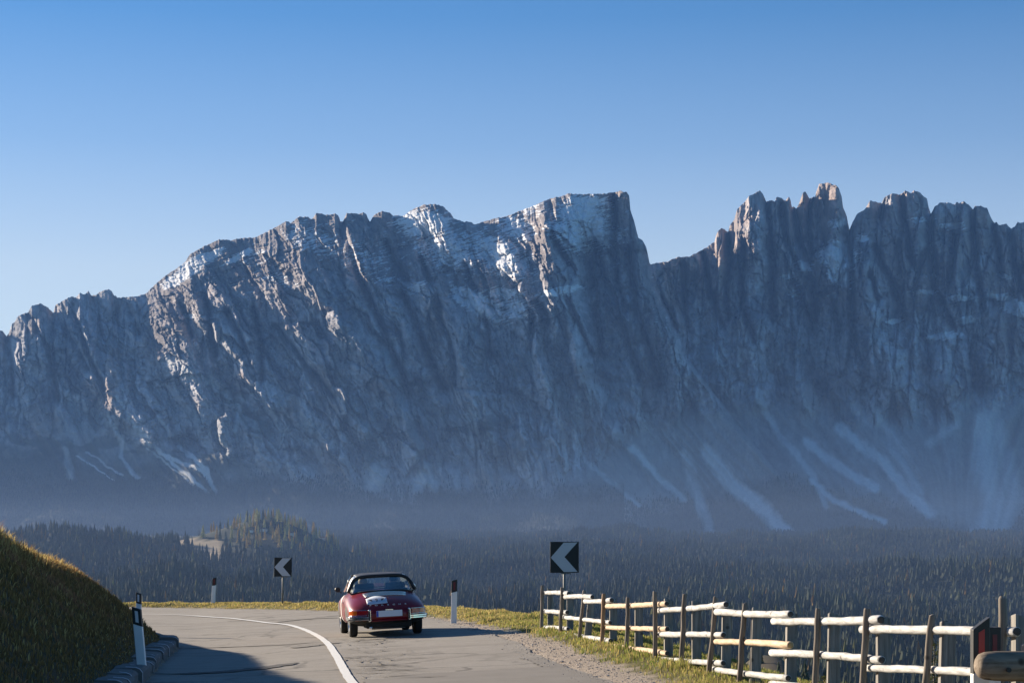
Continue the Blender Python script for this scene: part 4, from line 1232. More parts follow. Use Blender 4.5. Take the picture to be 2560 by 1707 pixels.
C = C * (1 - ksn[..., None]) + np.array([0.92, 0.93, 0.95]) * ksn[..., None]
VG = np.concatenate([(VG[0] + np.array([0, 500, -420]))[None], (VG[0] + np.array([0, 60, -14]))[None], VG], 0)
C = np.concatenate([C[:1], C[:1], C], 0)
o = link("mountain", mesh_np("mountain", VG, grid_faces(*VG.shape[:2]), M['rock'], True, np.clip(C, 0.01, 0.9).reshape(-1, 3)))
tag(o, "rocky mountain range with snow patches and scree", kind='structure')


# ------------------------------------------------------------------ the valley and its forest
def px_at(X, Y): return HX + X / Y * F


def valley_z(X, Y):
    px = HX + X / np.maximum(Y, 1) * F
    z = np.interp(Y, [60, 120, 600, 1000, 1500, 2000, 2500, 3000, 3500, 4000, 4500, 5000, 5600], [-33, -42, -72, -84, -80, -62, -42, -22, -4, 14, 34, 46, 50])
    z = z + 50 * np.exp(-((X + 365) / 105) ** 2 - ((Y - 3120) / 210) ** 2)          # the wooded knoll
    z = z + 55 * np.exp(-((Y - 4150) / 420) ** 2) * np.clip(0.25 + fbm(X / 240, Y / 900, 3, 305), 0, 1) * sstep(-350, -100, X)
    z = z + 40 * np.exp(-((X + 700) / 300) ** 2 - ((Y - 3050) / 250) ** 2)
    z = z + 26 * np.exp(-((X - 580) / 130) ** 2 - ((Y - 2450) / 300) ** 2)
    z = z + 41 * np.exp(-((X - 51) / 21) ** 2 - ((Y - 400) / 60) ** 2)             # brown spur below the fence
    z = z + 42 * fbm(X / 480, Y / 360, 3, 301) * sstep(700, 1700, Y) * (1 - 0.5 * sstep(3500, 4500, Y)) + 1.5 * fbm(X / 14, Y / 14, 3, 302)
    return z


def clearing(X, Y):
    """0..1: open meadow (no trees)"""
    px = HX + X / Y * F
    py = HY - (valley_z(X, Y) - EYE) / Y * F
    k = ((px > 482) & (px < 552) & (py > 1350) & (py < 1402) & (Y > 2700) & (Y < 3300))
    k |= ((px > 430) & (px < 490) & (py > 1346) & (py < 1362) & (Y > 2800) & (Y < 3300))
    return k


th = np.linspace(-0.62, 0.62, 300)
yy = np.concatenate([np.geomspace(58, 1000, 110), np.linspace(1015, 5600, 330)])
TH, YY = np.meshgrid(th, yy)
XX = TH * YY
ZZ = valley_z(XX, YY)
PYv = HY - (ZZ - EYE) / YY * F; PXv = HX + TH * F
forest_floor = np.array([0.045, 0.052, 0.034]); meadow = np.array([0.36, 0.29, 0.20]); heath = np.array([0.15, 0.122, 0.095]); pale = np.array([0.045, 0.055, 0.035])
Cv = np.broadcast_to(forest_floor, XX.shape + (3,)).copy()
kc = clearing(XX, YY)[..., None]; Cv = np.where(kc, meadow, Cv)
kh = (sstep(900, 650, YY) * (0.7 + 0.6 * fbm(XX / 18, YY / 18, 3, 303)))[..., None]; kh = np.clip(kh, 0, 1); Cv = Cv * (1 - kh) + heath * kh
km = (sstep(3700, 3950, YY) * (1 - sstep(430, 900, PXv + 200 * fbm(XX / 300, YY / 200, 2, 304))))[..., None]; Cv = Cv * (1 - km) + pale * km
o = link("valley", mesh_np("valley", np.stack([XX, YY, ZZ], -1), grid_faces(*XX.shape), M['valley'], True, Cv.reshape(-1, 3)))
tag(o, "wooded valley below the mountain", kind='structure')


def conifer_template(tiers, spikes, rad, seed, narrow=1.0):
    g = np.random.default_rng(seed)
    V, Fc, sh_ = [], [], []
    for i in range(tiers):
        f = i / tiers
        z0 = 0.04 + 0.86 * f
        z1 = min(1.0, z0 + 1.45 / tiers)
        r = rad * narrow * (1 - f) ** 0.8 + 0.012
        b = len(V)
        lx, ly = g.normal(0, 0.006, 2)
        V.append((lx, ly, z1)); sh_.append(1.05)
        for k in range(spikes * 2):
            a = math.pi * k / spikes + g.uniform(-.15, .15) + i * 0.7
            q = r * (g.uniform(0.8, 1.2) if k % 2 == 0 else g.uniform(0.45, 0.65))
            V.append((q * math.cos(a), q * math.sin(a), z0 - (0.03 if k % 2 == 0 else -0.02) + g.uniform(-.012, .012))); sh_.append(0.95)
        for k in range(spikes * 2):
            Fc.append((b, b + 1 + k, b + 1 + (k + 1) % (spikes * 2)))
    return np.array(V), np.array(Fc), np.array(sh_)


SPR = [conifer_template(4, 4, g_, s_) for g_, s_ in ((0.17, 1), (0.14, 2), (0.20, 3), (0.16, 4))]
TALL = [conifer_template(7, 6, g_, s_) for g_, s_ in ((0.15, 11), (0.125, 12), (0.175, 13), (0.14, 14), (0.19, 15))]
spruce_c = np.array([0.080, 0.092, 0.066]); larch_c = np.array([0.42, 0.27, 0.07]); olive_c = np.array([0.16, 0.16, 0.05])


def forest_mass(name, P, Z, H, colr, label):
    parts_v, parts_f, parts_c, nb = [], [], [], 0
    which = rng.integers(0, len(SPR), len(P))
    for w_ in range(len(SPR)):
        tv, tf, tsh = SPR[w_]
        s = which == w_
        n = int(s.sum())
        if not n: continue
        a = rng.uniform(0, 6.28, n); ca, sa = np.cos(a)[:, None], np.sin(a)[:, None]
        hh = H[s][:, None]; wd = hh * rng.uniform(0.8, 1.3, n)[:, None]
        vx = (tv[None, :, 0] * ca - tv[None, :, 1] * sa) * wd + P[s, 0][:, None]
        vy = (tv[None, :, 0] * sa + tv[None, :, 1] * ca) * wd + P[s, 1][:, None]
        vz = tv[None, :, 2] * hh + Z[s][:, None]
        parts_v.append(np.stack([vx, vy, vz], -1).reshape(-1, 3))
        parts_f.append((tf[None] + (np.arange(n) * len(tv))[:, None, None] + nb).reshape(-1, 3))
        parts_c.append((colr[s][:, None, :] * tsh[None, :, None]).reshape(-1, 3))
        nb += n * len(tv)
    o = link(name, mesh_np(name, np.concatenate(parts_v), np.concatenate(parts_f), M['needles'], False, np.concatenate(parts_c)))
    return tag(o, label, kind='stuff')


n0 = 72000
yr = np.sqrt(rng.uniform(1000 ** 2, 5150 ** 2, n0)); tr_ = rng.uniform(-0.30, 0.30, n0)
P = np.stack([tr_ * yr, yr], 1)
ok = ~clearing(P[:, 0], P[:, 1])
open_ = (P[:, 1] > 3650) & (px_at(P[:, 0], P[:, 1]) < 620 + 160 * fbm(P[:, 0] / 300, P[:, 1] / 200, 2, 304)) & (rng.random(n0) < 0.97)
gapn = fbm(P[:, 0] / 90, P[:, 1] / 120, 3, 311)
ok &= ~open_ & (gapn > -0.42)
knoll = ((P[:, 0] + 365) / 138) ** 2 + ((P[:, 1] - 3110) / 260) ** 2 < 1
P = P[ok & ~knoll]
Zt = valley_z(P[:, 0], P[:, 1]) - 0.5
H = rng.uniform(16, 26, len(P)) * np.interp(P[:, 1], [1000, 3200, 4700], [1.0, 0.95, 0.65]) * (0.62 + 0.75 * np.clip(fbm(P[:, 0] / 75, P[:, 1] / 110, 3, 312) + .5, 0, 1))
r_ = rng.random(len(P))
gl = np.where(P[:, 0] > 350, 0.05, 0.05) + 0.16 * sstep(0.25, 0.5, fbm(P[:, 0] / 130, P[:, 1] / 130, 3, 313))
cc = np.where((r_ < gl)[:, None], np.where((rng.random(len(P)) < .55)[:, None], larch_c * .5, olive_c), spruce_c) * (rng.uniform(0.85, 1.18, len(P)) * (1 + 0.5 * fbm(P[:, 0] / 70, P[:, 1] / 100, 3, 314)) * np.interp(P[:, 1], [1500, 2600, 3600], [1.1, 1.0, 0.8]))[:, None]  # far trees tinted darker, standing in for the mountain's shade
forest_mass("forest", P, Zt, H, cc, "dense hazy conifer forest filling the valley")

# scattered stunted trees on the lower mountain slopes
n0 = 60000
ii = rng.integers(int(VG.shape[0] * 0.72), VG.shape[0] - 4, n0) ; jj = rng.integers(40, VG.shape[1] - 40, n0)
pyy = np.concatenate([PY[:1], PY[:1], PY], 0)[ii, jj]; pxx = np.concatenate([PX[:1], PX[:1], PX], 0)[ii, jj]
trl = np.interp(pxx, [0, 400, 900, 1400, 1800, 2000, 2200, 2400, 2560], [1150, 1165, 1195, 1215, 1240, 1200, 1240, 1290, 1260]) + 60 * fbm(pxx / 90, pyy / 90, 3, 321)
ksf = np.concatenate([ks[:1], ks[:1], ks], 0)[ii, jj]
ok = (pyy > trl) & (ksf < 0.12) & (rng.random(n0) < sstep(0, 70, pyy - trl) * 0.9 + 0.1)
P3 = VG[ii[ok], jj[ok]]
H = rng.uniform(6, 13, len(P3))
cc = np.broadcast_to(spruce_c, (len(P3), 3)) * rng.uniform(0.6, 1.3, len(P3))[:, None]
forest_mass("slope_forest", P3[:, :2], P3[:, 2] - 1.0, H, cc, "dark sparse forest climbing the foot of the mountain")

# far chalets on the knoll
def chalet(px, py, d, w, label):
    ds = np.linspace(2870, 3180, 400)
    pys = HY - (valley_z((px - HX) / F * ds, ds) - EYE) / ds * F
    d = float(ds[np.argmin(np.abs(pys - py - 3))])
    X_ = (px - HX) / F * d
    zg = float(valley_z(np.array(X_), np.array(d)))
    root = empty("chalet", (X_, d, zg), (0, 0, random.uniform(-.3, .3)))
    tag(root, label, "house")
    hgt = 3.4
    MB().box((0, 0, hgt / 2 - 1), (w, 7, hgt + 2)).build("wall", [M['house_wall']], root)
    MB().prism([(-w / 2 - .8, -4.2, hgt - .2), (w / 2 + .8, -4.2, hgt - .2), (0, -4.2, hgt + w * .22)], (0, 8.4, 0)).build("roof", [M['house_roof']], root)
    houses.append((X_, d))


houses = []
chalet(628, 1327, 2985, 6, "small white house left of centre among the knoll trees")
chalet(660, 1324, 2995, 9, "wider white house near the middle of the knoll trees")
chalet(730, 1334, 2960, 10, "low white house right of centre below the knoll trees")
chalet(806, 1345, 2950, 8, "cream house at the right foot of the wooded knoll")

# individually built trees: the sunlit knoll, the wood to the right, the spur below the fence
tmpl = {}
for kind, c in (('spruce', spruce_c * 1.3), ('larch', np.array([0.50, 0.36, 0.12])), ('pale', np.array([0.42, 0.40, 0.18]))):
    for i, (tv, tf, tsh) in enumerate(TALL):
        g = np.random.default_rng(50 + i)
        cv = c[None] * tsh[:, None] * g.uniform(0.75, 1.3, (len(tv), 1))
        tmpl[kind, i] = mesh_np("conifer_crown", tv * np.array([1, 1, 1.0]), tf, M['needles'], False, np.clip(cv, 0, 1))


def tree_at(X, Y, h, kind, label, group, wid=1.0):
    nm = 'spruce_tree' if kind == 'spruce' else 'larch_tree'
    o = link(nm, tmpl[kind, random.randrange(len(TALL))])
    o.location = (X, Y, float(valley_z(np.array(X), np.array(Y))) - 0.4)
    o.rotation_euler = (random.gauss(0, .02), random.gauss(0, .02), random.uniform(0, 6.28))
    w_ = h * wid * random.uniform(0.85, 1.25)
    o.scale = (w_, w_, h)
    return tag(o, label, "tree", group)


cnt = 0
while cnt < 215:
    X_ = -365 + random.gauss(0, 72); Y_ = random.uniform(2870, 3250)
    if ((X_ + 365) / 138) ** 2 + ((Y_ - 3110) / 250) ** 2 > 1: continue
    if bool(clearing(np.array(X_), np.array(Y_))): continue
    if any(abs(X_ - hx * Y_ / hy) < 6 and Y_ < hy + 6 and Y_ > hy - 45 for hx, hy in houses): continue
    kind = random.choices(['spruce', 'larch', 'pale'], [0.28, 0.32, 0.40])[0]
    lab = {'spruce': "dark green spruce among the trees of the sunlit knoll in the valley", 'larch': "golden larch among the trees of the sunlit knoll in the valley",
           'pale': "pale yellow green larch among the trees of the sunlit knoll in the valley"}[kind]
    tree_at(X_, Y_, random.uniform(14, 24), kind, lab, "trees on the sunlit knoll", 1.1)
    cnt += 1
for _ in range(78):
    px = random.uniform(2190, 2575); Y_ = random.uniform(2330, 2620)
    kind = random.choices(['spruce', 'larch', 'pale'], [0.5, 0.12, 0.38])[0]
    lab = {'spruce': "dark spruce in the hazy wood beyond the right end of the fence", 'larch': "golden larch in the hazy wood beyond the right end of the fence",
           'pale': "pale grey green larch in the hazy wood beyond the right end of the fence"}[kind]
    tree_at((px - HX) / F * Y_, Y_, random.uniform(12, 18), kind, lab, "trees of the wood right of the valley", 0.9)
for px, dpt, h in ((1946, 380, 4.0), (1990, 372, 5.5), (2012, 376, 6.5), (2040, 380, 7.0), (2062, 384, 7.5), (1905, 392, 2.5), (1850, 398, 2.2), (2078, 372, 6.0)):
    tree_at((px - HX) / F * dpt, dpt, h, 'spruce', "small dark spruce on the brown spur seen through the fence", "small spruces on the brown spur", 1.5)


# the near conifer just below the fence: trunk and a crown of drooping needle sprays
def near_conifer(px, d, py_top, height, label):
    X_ = (px - HX) / F * d; zt = EYE + (HY - py_top) / F * d
    root = empty("spruce_tree", (X_, d, zt - height))
    tag(root, label, "tree")
    MB().tube([(0, 0, -1.5), (0, 0, height * 0.5), (0.02, 0, height * 0.97)], [0.11, 0.07, 0.012], 8).build("trunk", [M['pole']], root, True)
    V, Fc, Cc = [], [], []
    for _ in range(5200):
        f = random.random() ** 0.7
        zc = height * (1 - f) * 0.98 + 0.02
        rmax = 0.10 + 0.85 * f ** 0.8
        a = random.uniform(0, 6.283); rr = rmax * math.sqrt(random.random())
        p = Vector((rr * math.cos(a), rr * math.sin(a), zc + 0.05 - rr * 0.35))
        l = random.uniform(0.07, 0.16)
        dirv = Vector((math.cos(a), math.sin(a), random.uniform(-.5, .55))).normalized() * l
        sd = Vector((-math.sin(a), math.cos(a), random.uniform(-.4, .4))) * l * 0.28
        b = len(V)
        V += [p - sd, p + sd, p + dirv]
        Fc.append((b, b + 1, b + 2))
        c = np.array([0.075, 0.085, 0.03]) * random.uniform(0.5, 1.6)
        Cc += [c, c, c]
    link("crown", mesh_np("crown", V, Fc, M['blade'], False, np.array(Cc)), root)


near_conifer(2334, 58, 1592, 7.0, "dark young conifer rising just behind the fence near its right end")
near_conifer(2063, 62, 1680, 5.5, "dark conifer tip peeping up between two fence posts at the lower edge")

# CAR_BEGIN

# ------------------------------------------------------------------ the car
# local frame: x right, y forward, z up, origin on the road under the middle of the wheelbase
def hermite(x, xs, ys):
    xs = np.asarray(xs, float); ys = np.asarray(ys, float)
    m = np.gradient(ys, xs)
    i = np.clip(np.searchsorted(xs, x) - 1, 0, len(xs) - 2)
    h_ = xs[i + 1] - xs[i]; t_ = np.clip((x - xs[i]) / h_, 0, 1)
    return ((2 * t_**3 - 3 * t_**2 + 1) * ys[i] + (t_**3 - 2 * t_**2 + t_) * h_ * m[i] + (-2 * t_**3 + 3 * t_**2) * ys[i + 1] + (t_**3 - t_**2) * h_ * m[i + 1])


Y_ = [-2.10, -2.05, -1.95, -1.80, -1.60, -1.35, -1.10, -0.85, -0.5, 0.0, 0.5, 0.9, 1.3, 1.65, 1.9, 2.02, 2.08]
TOPZ = [.515, .560, .635, .725, .805, .878, .930, .955, .955, .945, .935, .900, .855, .790, .70, .62, .57]
BOTZ = [.40, .34, .30, .28, .25, .22, .20, .19, .18, .18, .18, .19, .21, .23, .27, .33, .40]
MIDZ = [.45, .46, .47, .48, .50, .53, .55, .56, .56, .56, .56, .56, .55, .53, .51, .50, .49]
def wid(y):
    y = float(y)
    if y < -1.40:
        q = min(1.0, (-y - 1.40) / 0.70)
        return 0.795 * max(1e-3, 1 - q ** 3.4) ** (1 / 2.9)
    if y > 1.15:
        q = min(1.0, (y - 1.15) / 0.93)
        return 0.775 * max(1e-3, 1 - q ** 2.6) ** (1 / 2.0)
    return float(np.interp(y, [-1.40, -1.0, -0.5, 0.2, 0.8, 1.15], [.795, .80, .785, .77, .775, .775]))


def sect(y):
    return wid(y), float(hermite(y, Y_, BOTZ)), float(hermite(y, Y_, MIDZ)), float(hermite(y, Y_, TOPZ))


def nup(y): return float(np.interp(y, [-2.1, -1.7, -1.1, -0.4, 0.8, 1.3, 2.0], [2.6, 2.5, 2.6, 3.4, 3.4, 2.8, 2.4]))
def nlo(y): return 4.0


def top_z(x, y):
    w, b, m, t_ = sect(y)
    q = min(0.999, abs(x) / max(w, 1e-3)); n = nup(y)
    return m + (t_ - m) * (1 - q ** n) ** (1 / n)


def side_x(y, z):
    w, b, m, t_ = sect(y)
    if z >= m: q = min(0.999, (z - m) / (t_ - m)); n = nup(y)
    else: q = min(0.999, (m - z) / (m - b)); n = nlo(y)
    return w * (1 - q ** n) ** (1 / n)


def inside(x, y, z):
    if y < -2.0999: return False
    w, b, m, t_ = sect(y)
    if z < b or z > t_: return False
    return abs(x) < side_x(y, z)


def rear_y(x, z):
    lo, hi = -2.10, -0.6
    for y in np.linspace(-2.10, -0.6, 60):
        if inside(x, y, z): hi = y; break
        lo = y
    for _ in range(18):
        mid = (lo + hi) / 2
        if inside(x, mid, z): hi = mid
        else: lo = mid
    return hi


car_d = F / 120.0
WL = at_depth(880, 1592, car_d)                 # contact of the left rear wheel
yaw = R(9.5); roll = -math.atan(0.050)
car = empty("sports_car", (0, 0, 0), (0, roll, yaw))
mat_c = Euler((0, roll, yaw), 'XYZ').to_matrix()
off_c = mat_c @ Vector((-0.70, -1.105, 0))
car.location = (WL.x - off_c.x, WL.y - off_c.y, float(bank_z(WL.x, WL.y)) + 0.004 - off_c.z)
tag(car, "dark red vintage open top sports car with black roof driving away on the bend", "car")


def patch(fn, nu, nv, u0, u1, v0, v1):
    V, Fc = [], []
    for i in range(nu + 1):
        for j in range(nv + 1):
            V.append(fn(u0 + (u1 - u0) * i / nu, v0 + (v1 - v0) * j / nv))
    for i in range(nu):
        for j in range(nv):
            a = i * (nv + 1) + j
            Fc.append((a, a + 1, a + nv + 2, a + nv + 1))
    return V, Fc


def outward(p, d=0.004):
    """push a point on the body surface outwards"""
    x, y, z = p
    e = 0.02
    def f(x, y, z):
        w, b, m, t_ = sect(max(-2.099, min(2.079, y)))
        n = nup(y)
        q = (abs(x) / w) ** n + (abs(z - m) / ((t_ - m) if z >= m else (m - b))) ** n
        return q
    g = Vector((f(x + e, y, z) - f(x - e, y, z), f(x, y + e, z) - f(x, y - e, z), f(x, y, z + e) - f(x, y, z - e)))
    if g.length < 1e-6: g = Vector((0, 0, 1))
    return Vector(p) + g.normalized() * d


# body shell
NK = 40
st_y = np.concatenate([[-2.0995, -2.097, -2.09, -2.078, -2.06], np.linspace(-2.04, -1.4, 17), np.linspace(-1.33, 1.2, 34), np.linspace(1.27, 1.95, 13), [2.0, 2.04, 2.065, 2.077]])
rings = []
for y in st_y:
    w, b, m, t_ = sect(y); ring = []
    for k in range(NK):
        a = 2 * math.pi * k / NK
        n = nup(y) if math.sin(a) >= 0 else nlo(y)
        ca, sa = math.cos(a), math.sin(a)
        px_ = w * math.copysign(abs(ca) ** (2 / n), ca)
        pz_ = m + ((t_ - m) if sa >= 0 else (m - b)) * math.copysign(abs(sa) ** (2 / n), sa)
        ring.append((px_, y, pz_))
    rings.append(ring)
mb = MB()
vs = [p for r_ in rings for p in r_]
fs = [(i * NK + k, i * NK + (k + 1) % NK, (i + 1) * NK + (k + 1) % NK, (i + 1) * NK + k) for i in range(len(rings) - 1) for k in range(NK)]
fs += [tuple(range(NK)), tuple(reversed(range((len(rings) - 1) * NK, len(rings) * NK)))]
mb.add(vs, fs)
body = mb.build("body", [M['car_red'], M['car_under']], car, True)
# wheel arches cut out of the shell
cut = MB()
for yy_ in (-1.105, 1.105):
    for sx in (-1, 1):
        cut.lathe([(0.0001, sx * 0.50), (0.355, sx * 0.50), (0.355, sx * 0.95), (0.0001, sx * 0.95)], 32, 0, 'x', (0, yy_, 0.315))
cutter = cut.build("arch_cutter", [M['car_under']], None, True)
bo = body.modifiers.new("arches", 'BOOLEAN'); bo.operation = 'DIFFERENCE'; bo.object = cutter; bo.solver = 'EXACT'
dg = bpy.context.evaluated_depsgraph_get(); dg.update()
me_new = bpy.data.meshes.new_from_object(body.evaluated_get(dg))
body.modifiers.clear(); body.data = me_new
bpy.data.objects.remove(cutter)
for p in body.data.polygons: p.use_smooth = True
# dark underside and arch interiors
for p in body.data.polygons:
    c = p.center
    inarch = any(math.hypot(c.y - q, c.z - .315) < 0.352 and abs(c.x) > 0.40 for q in (-1.105, 1.105))
    if inarch or (p.normal.z < -0.6 and c.z < 0.36 and len(body.data.materials) > 1): p.material_index = 1
es = body.modifiers.new("edges", 'EDGE_SPLIT'); es.split_angle = R(38)

# wheels
for (sx, yy_) in ((-1, -1.105), (1, -1.105), (-1, 1.105), (1, 1.105)):
    wroot = empty("wheel", (sx * 0.672, yy_, 0.315)); wroot.parent = car
    o_ = sx
    MB().lathe([(0.20, -0.085), (0.285, -0.083), (0.308, -0.07), (0.315, -0.045), (0.315, 0.045), (0.308, 0.07), (0.285, 0.083), (0.20, 0.085)], 40, 0, 'x').build("tyre", [M['rubber']], wroot, True)
    MB().lathe([(0.202, o_ * 0.082), (0.196, o_ * 0.074), (0.178, o_ * 0.045), (0.150, o_ * 0.038), (0.085, o_ * 0.058), (0.0001, o_ * 0.062)], 32, 0, 'x').build("rim", [M['rim']], wroot, True)
    MB().lathe([(0.195, -o_ * 0.07), (0.0001, -o_ * 0.06)], 24, 0, 'x').build("brake_drum", [M['car_under']], wroot, True)
    MB().lathe([(0.075, o_ * 0.060), (0.06, o_ * 0.080), (0.0001, o_ * 0.086)], 20, 0, 'x').build("hub_cap", [M['rim']], wroot, True)

# engine lid, 4 mm proud of the tail, with grille, badges
def lid_fn(u, v):     # u along y, v across
    hw = np.interp(u, [-2.02, -1.9, -1.15], [.50, .50, .60])
    x = v * hw
    z = top_z(x, u)
    return outward((x, u, z), 0.005)
V, Fc = patch(lid_fn, 16, 14, -2.015, -1.19, -1, 1)
lid = MB().add(V, Fc).build("engine_lid", [M['car_red']], car, True)
def grille_fn(u, v):
    hw = np.interp(u, [-1.52, -1.24], [.40, .455])
    x = v * hw
    return outward((x, u, top_z(x, u)), 0.013)
gm = MB()
V, Fc = patch(grille_fn, 4, 12, -1.505, -1.245, -1, 1); gm.add(V, Fc)
gr = gm.build("grille", [M['grille']], lid, True)
sl_ = MB()
for u in np.linspace(-1.49, -1.26, 7):
    pth = [grille_fn(u, v) + Vector((0, 0, .004)) for v in np.linspace(-.99, .99, 12)]
    sl_.tube(pth, 0.008, 6)
sl_.build("slat", [M['brushed']], gr, True)
fm = MB()
loop = [grille_fn(-1.505, v) for v in np.linspace(-1, 1, 12)] + [grille_fn(u, 1) for u in (-1.42, -1.33)] + [grille_fn(-1.245, v) for v in np.linspace(1, -1, 12)] + [grille_fn(u, -1) for u in (-1.33, -1.42)]
fm.tube(loop + [loop[0]], 0.009, 6, caps=False)
fm.build("grille_frame", [M['chrome']], gr, True)


def text_on(body_str, size, name, mat, xs, zz, parent, lift=0.012, spread=None, tilt_extra=0.0):
    """raised letters set one by one on the tail so that they follow its curve"""
    obs = []
    for ch, x in zip(body_str, xs):
        cu = bpy.data.curves.new("letter", 'FONT'); cu.body = ch; cu.size = size; cu.extrude = 0.004; cu.align_x = 'CENTER'; cu.align_y = 'CENTER'
        to = bpy.data.objects.new("letter", cu); col.objects.link(to)
        dg_ = bpy.context.evaluated_depsgraph_get(); dg_.update()
        me = bpy.data.meshes.new_from_object(to.evaluated_get(dg_))
        bpy.data.objects.remove(to)
        y = rear_y(x, zz); y2 = rear_y(x, zz + 0.03); sl__ = math.atan2(0.03, y2 - y)
        me.transform(Matrix.Scale(1.5, 4, (1, 0, 0)) if size < 0.06 else Matrix.Identity(4))
        me.transform(Matrix.Rotation(sl__ + tilt_extra, 4, 'X'))
        me.transform(Matrix.Translation(Vector((x, y - lift * math.sin(sl__), zz + lift * math.cos(sl__)))))
        obs.append(me)
    for me in obs:
        me.materials.clear(); me.materials.append(mat)
        link(name, me, parent)


text_on("PORSCHE", 0.055, "letter", M['letter'], np.linspace(-0.36, 0.36, 7), 0.645, lid, 0.014)
text_on("912", 0.034, "badge_numeral", M['gold'], (-0.035, 0.0, 0.035), 0.792, lid, 0.014)

# rally plate hung on the lid, slightly askew
def on_tail(x, z, lift=0.02):
    y = rear_y(x, z); y2 = rear_y(x, z + 0.03); a = math.atan2(0.03, y2 - y)
    return Vector((x, y - lift * math.sin(a), z + lift * math.cos(a)))
pc = (-0.215, 0.735)
def rp(u, v, lift=0.024):
    # u -0.21..0.21 across, v -0.09..0.09 up; turned by a few degrees
    a = R(3.0)
    x = pc[0] + u * math.cos(a) - v * math.sin(a); z = pc[1] + (u * math.sin(a) + v * math.cos(a)) * 0.80
    return on_tail(x, z, lift)
outl = []
for i in range(13):
    u = -0.21 + 0.42 * i / 12
    top = 0.052 + 0.048 * max(0.0, math.cos(u / 0.21 * math.pi / 2 * 1.15)) ** 0.8
    outl.append((u, top))
V, Fc = [], []
for (u, top) in outl:
    for j in range(4): V.append(rp(u, -0.088 + (top + 0.088) * j / 3))
for i in range(12):
    for j in range(3):
        a = i * 4 + j; Fc.append((a, a + 1, a + 5, a + 4))
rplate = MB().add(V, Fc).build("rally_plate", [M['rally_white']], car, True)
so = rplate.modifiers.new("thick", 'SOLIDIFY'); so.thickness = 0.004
# wings and the number 9
def flat_mark(polys, name):
    m_ = MB()
    for pl in polys: m_.add([rp(u, v, 0.029) for u, v in pl], [tuple(range(len(pl)))])
    return m_.build(name, [M['ink']], rplate, fix=False)
wings = []
for s_ in (-1, 1):
    for k in range(4):
        l_ = 0.075 - 0.016 * k; v0 = 0.022 - k * 0.013
        wings.append([(s_ * 0.092, v0), (s_ * (0.092 + l_), v0 + 0.010), (s_ * (0.086 + l_), v0 - 0.002), (s_ * 0.092, v0 - 0.009)])
flat_mark(wings, "wing_emblem")
nine = []
for k in range(10):
    a0, a1 = 2 * math.pi * k / 10, 2 * math.pi * (k + 1) / 10
    ro, ri, cz = 0.021, 0.011, 0.014
    nine.append([(ro * math.cos(a0), cz + ro * math.sin(a0)), (ro * math.cos(a1), cz + ro * math.sin(a1)), (ri * math.cos(a1), cz + ri * math.sin(a1)), (ri * math.cos(a0), cz + ri * math.sin(a0))])
nine.append([(0.021, 0.014), (0.011, 0.014), (0.009, -0.012), (0.018, -0.016)])
nine.append([(0.018, -0.016), (0.009, -0.012), (-0.014, -0.022), (-0.014, -0.033), (0.006, -0.032)])
flat_mark(nine, "number")

# licence plate with a blue strip, no characters (blank in the photograph)
yp = rear_y(0.0, 0.48) - 0.022
np_ = MB().box((0.0, yp, 0.485), (0.53, 0.008, 0.125)).build("number_plate", [M['plate_white']], car, bevel=0.003)
MB().box((-0.243, yp - 0.0055, 0.485), (0.04, 0.003, 0.117)).build("country_strip", [M['plate_blue']], np_)
rg = MB()
for k in range(12):
    a = 2 * math.pi * k / 12
    rg.add([(-0.243 + 0.011 * math.cos(a) + dx, yp - 0.0075, 0.512 + 0.011 * math.sin(a) + dz) for dx, dz in ((-.0018, 0), (0, -.0018), (.0018, 0), (0, .0018))], [(0, 1, 2, 3)])
rg.build("star_ring", [M['gold']], np_, fix=False)
MB().box((0, yp + 0.03, 0.562), (0.16, 0.06, 0.025)).build("plate_lamp", [M['chrome']], car, bevel=0.004)

# plan curve of the tail at a given height
def tail_curve(z, x0, x1, n, lift):
    pts = []
    for x in np.linspace(x0, x1, n):
        pts.append(Vector((x, rear_y(x, z) - lift, z)))
    return pts
def corner_pts(s, z, lift, xa=0.44, ye=-1.55, n=14):
    """from the inner end round the corner and forward along the side"""
    out_ = []
    for x in np.linspace(xa, 0.70, 9): out_.append(Vector((s * x, rear_y(x, z), z)))
    y_end = out_[-1].y
    for y in np.linspace(y_end, ye, 7)[1:]: out_.append(Vector((s * side_x(y, z), y, z)))
    res = []
    for i, p in enumerate(out_):
        d_ = (out_[min(i + 1, len(out_) - 1)] - out_[max(i - 1, 0)]).normalized()
        nrm = Vector((d_.y, -d_.x, 0)) * s
        if nrm.y > 0.3 or (nrm.x * s < 0 and abs(nrm.x) > .5): nrm = -nrm
        res.append((p + nrm * lift, nrm))
    return res
def band(name, s, z0, z1, lift, depth, mats, parent, xa=0.44, ye=-1.60, m_of=None):
    P0 = corner_pts(s, (z0 + z1) / 2, 0, xa, ye)
    mb = MB(); n = len(P0)
    vs = []
    for (p, nr) in P0:
        o1 = p + nr * lift; i1 = p - nr * depth
        vs += [Vector((o1.x, o1.y, z0)), Vector((o1.x, o1.y, z1)), Vector((i1.x, i1.y, z1)), Vector((i1.x, i1.y, z0))]
    fs, ms = [], []
    for i in range(n - 1):
        for k in range(4):
            fs.append((i * 4 + k, i * 4 + (k + 1) % 4, i * 4 + 4 + (k + 1) % 4, i * 4 + 4 + k)); ms.append(m_of(i) if m_of else 0)
    fs += [(0, 1, 2, 3), ((n - 1) * 4 + 3, (n - 1) * 4 + 2, (n - 1) * 4 + 1, (n - 1) * 4)]; ms += [m_of(0) if m_of else 0, m_of(n - 2) if m_of else 0]
    b_ = len(mb.v)
    mb.v += [tuple(v) for v in vs]; mb.f += fs; mb.m += ms
    return mb.build(name, mats, parent, False, bevel=0.004)


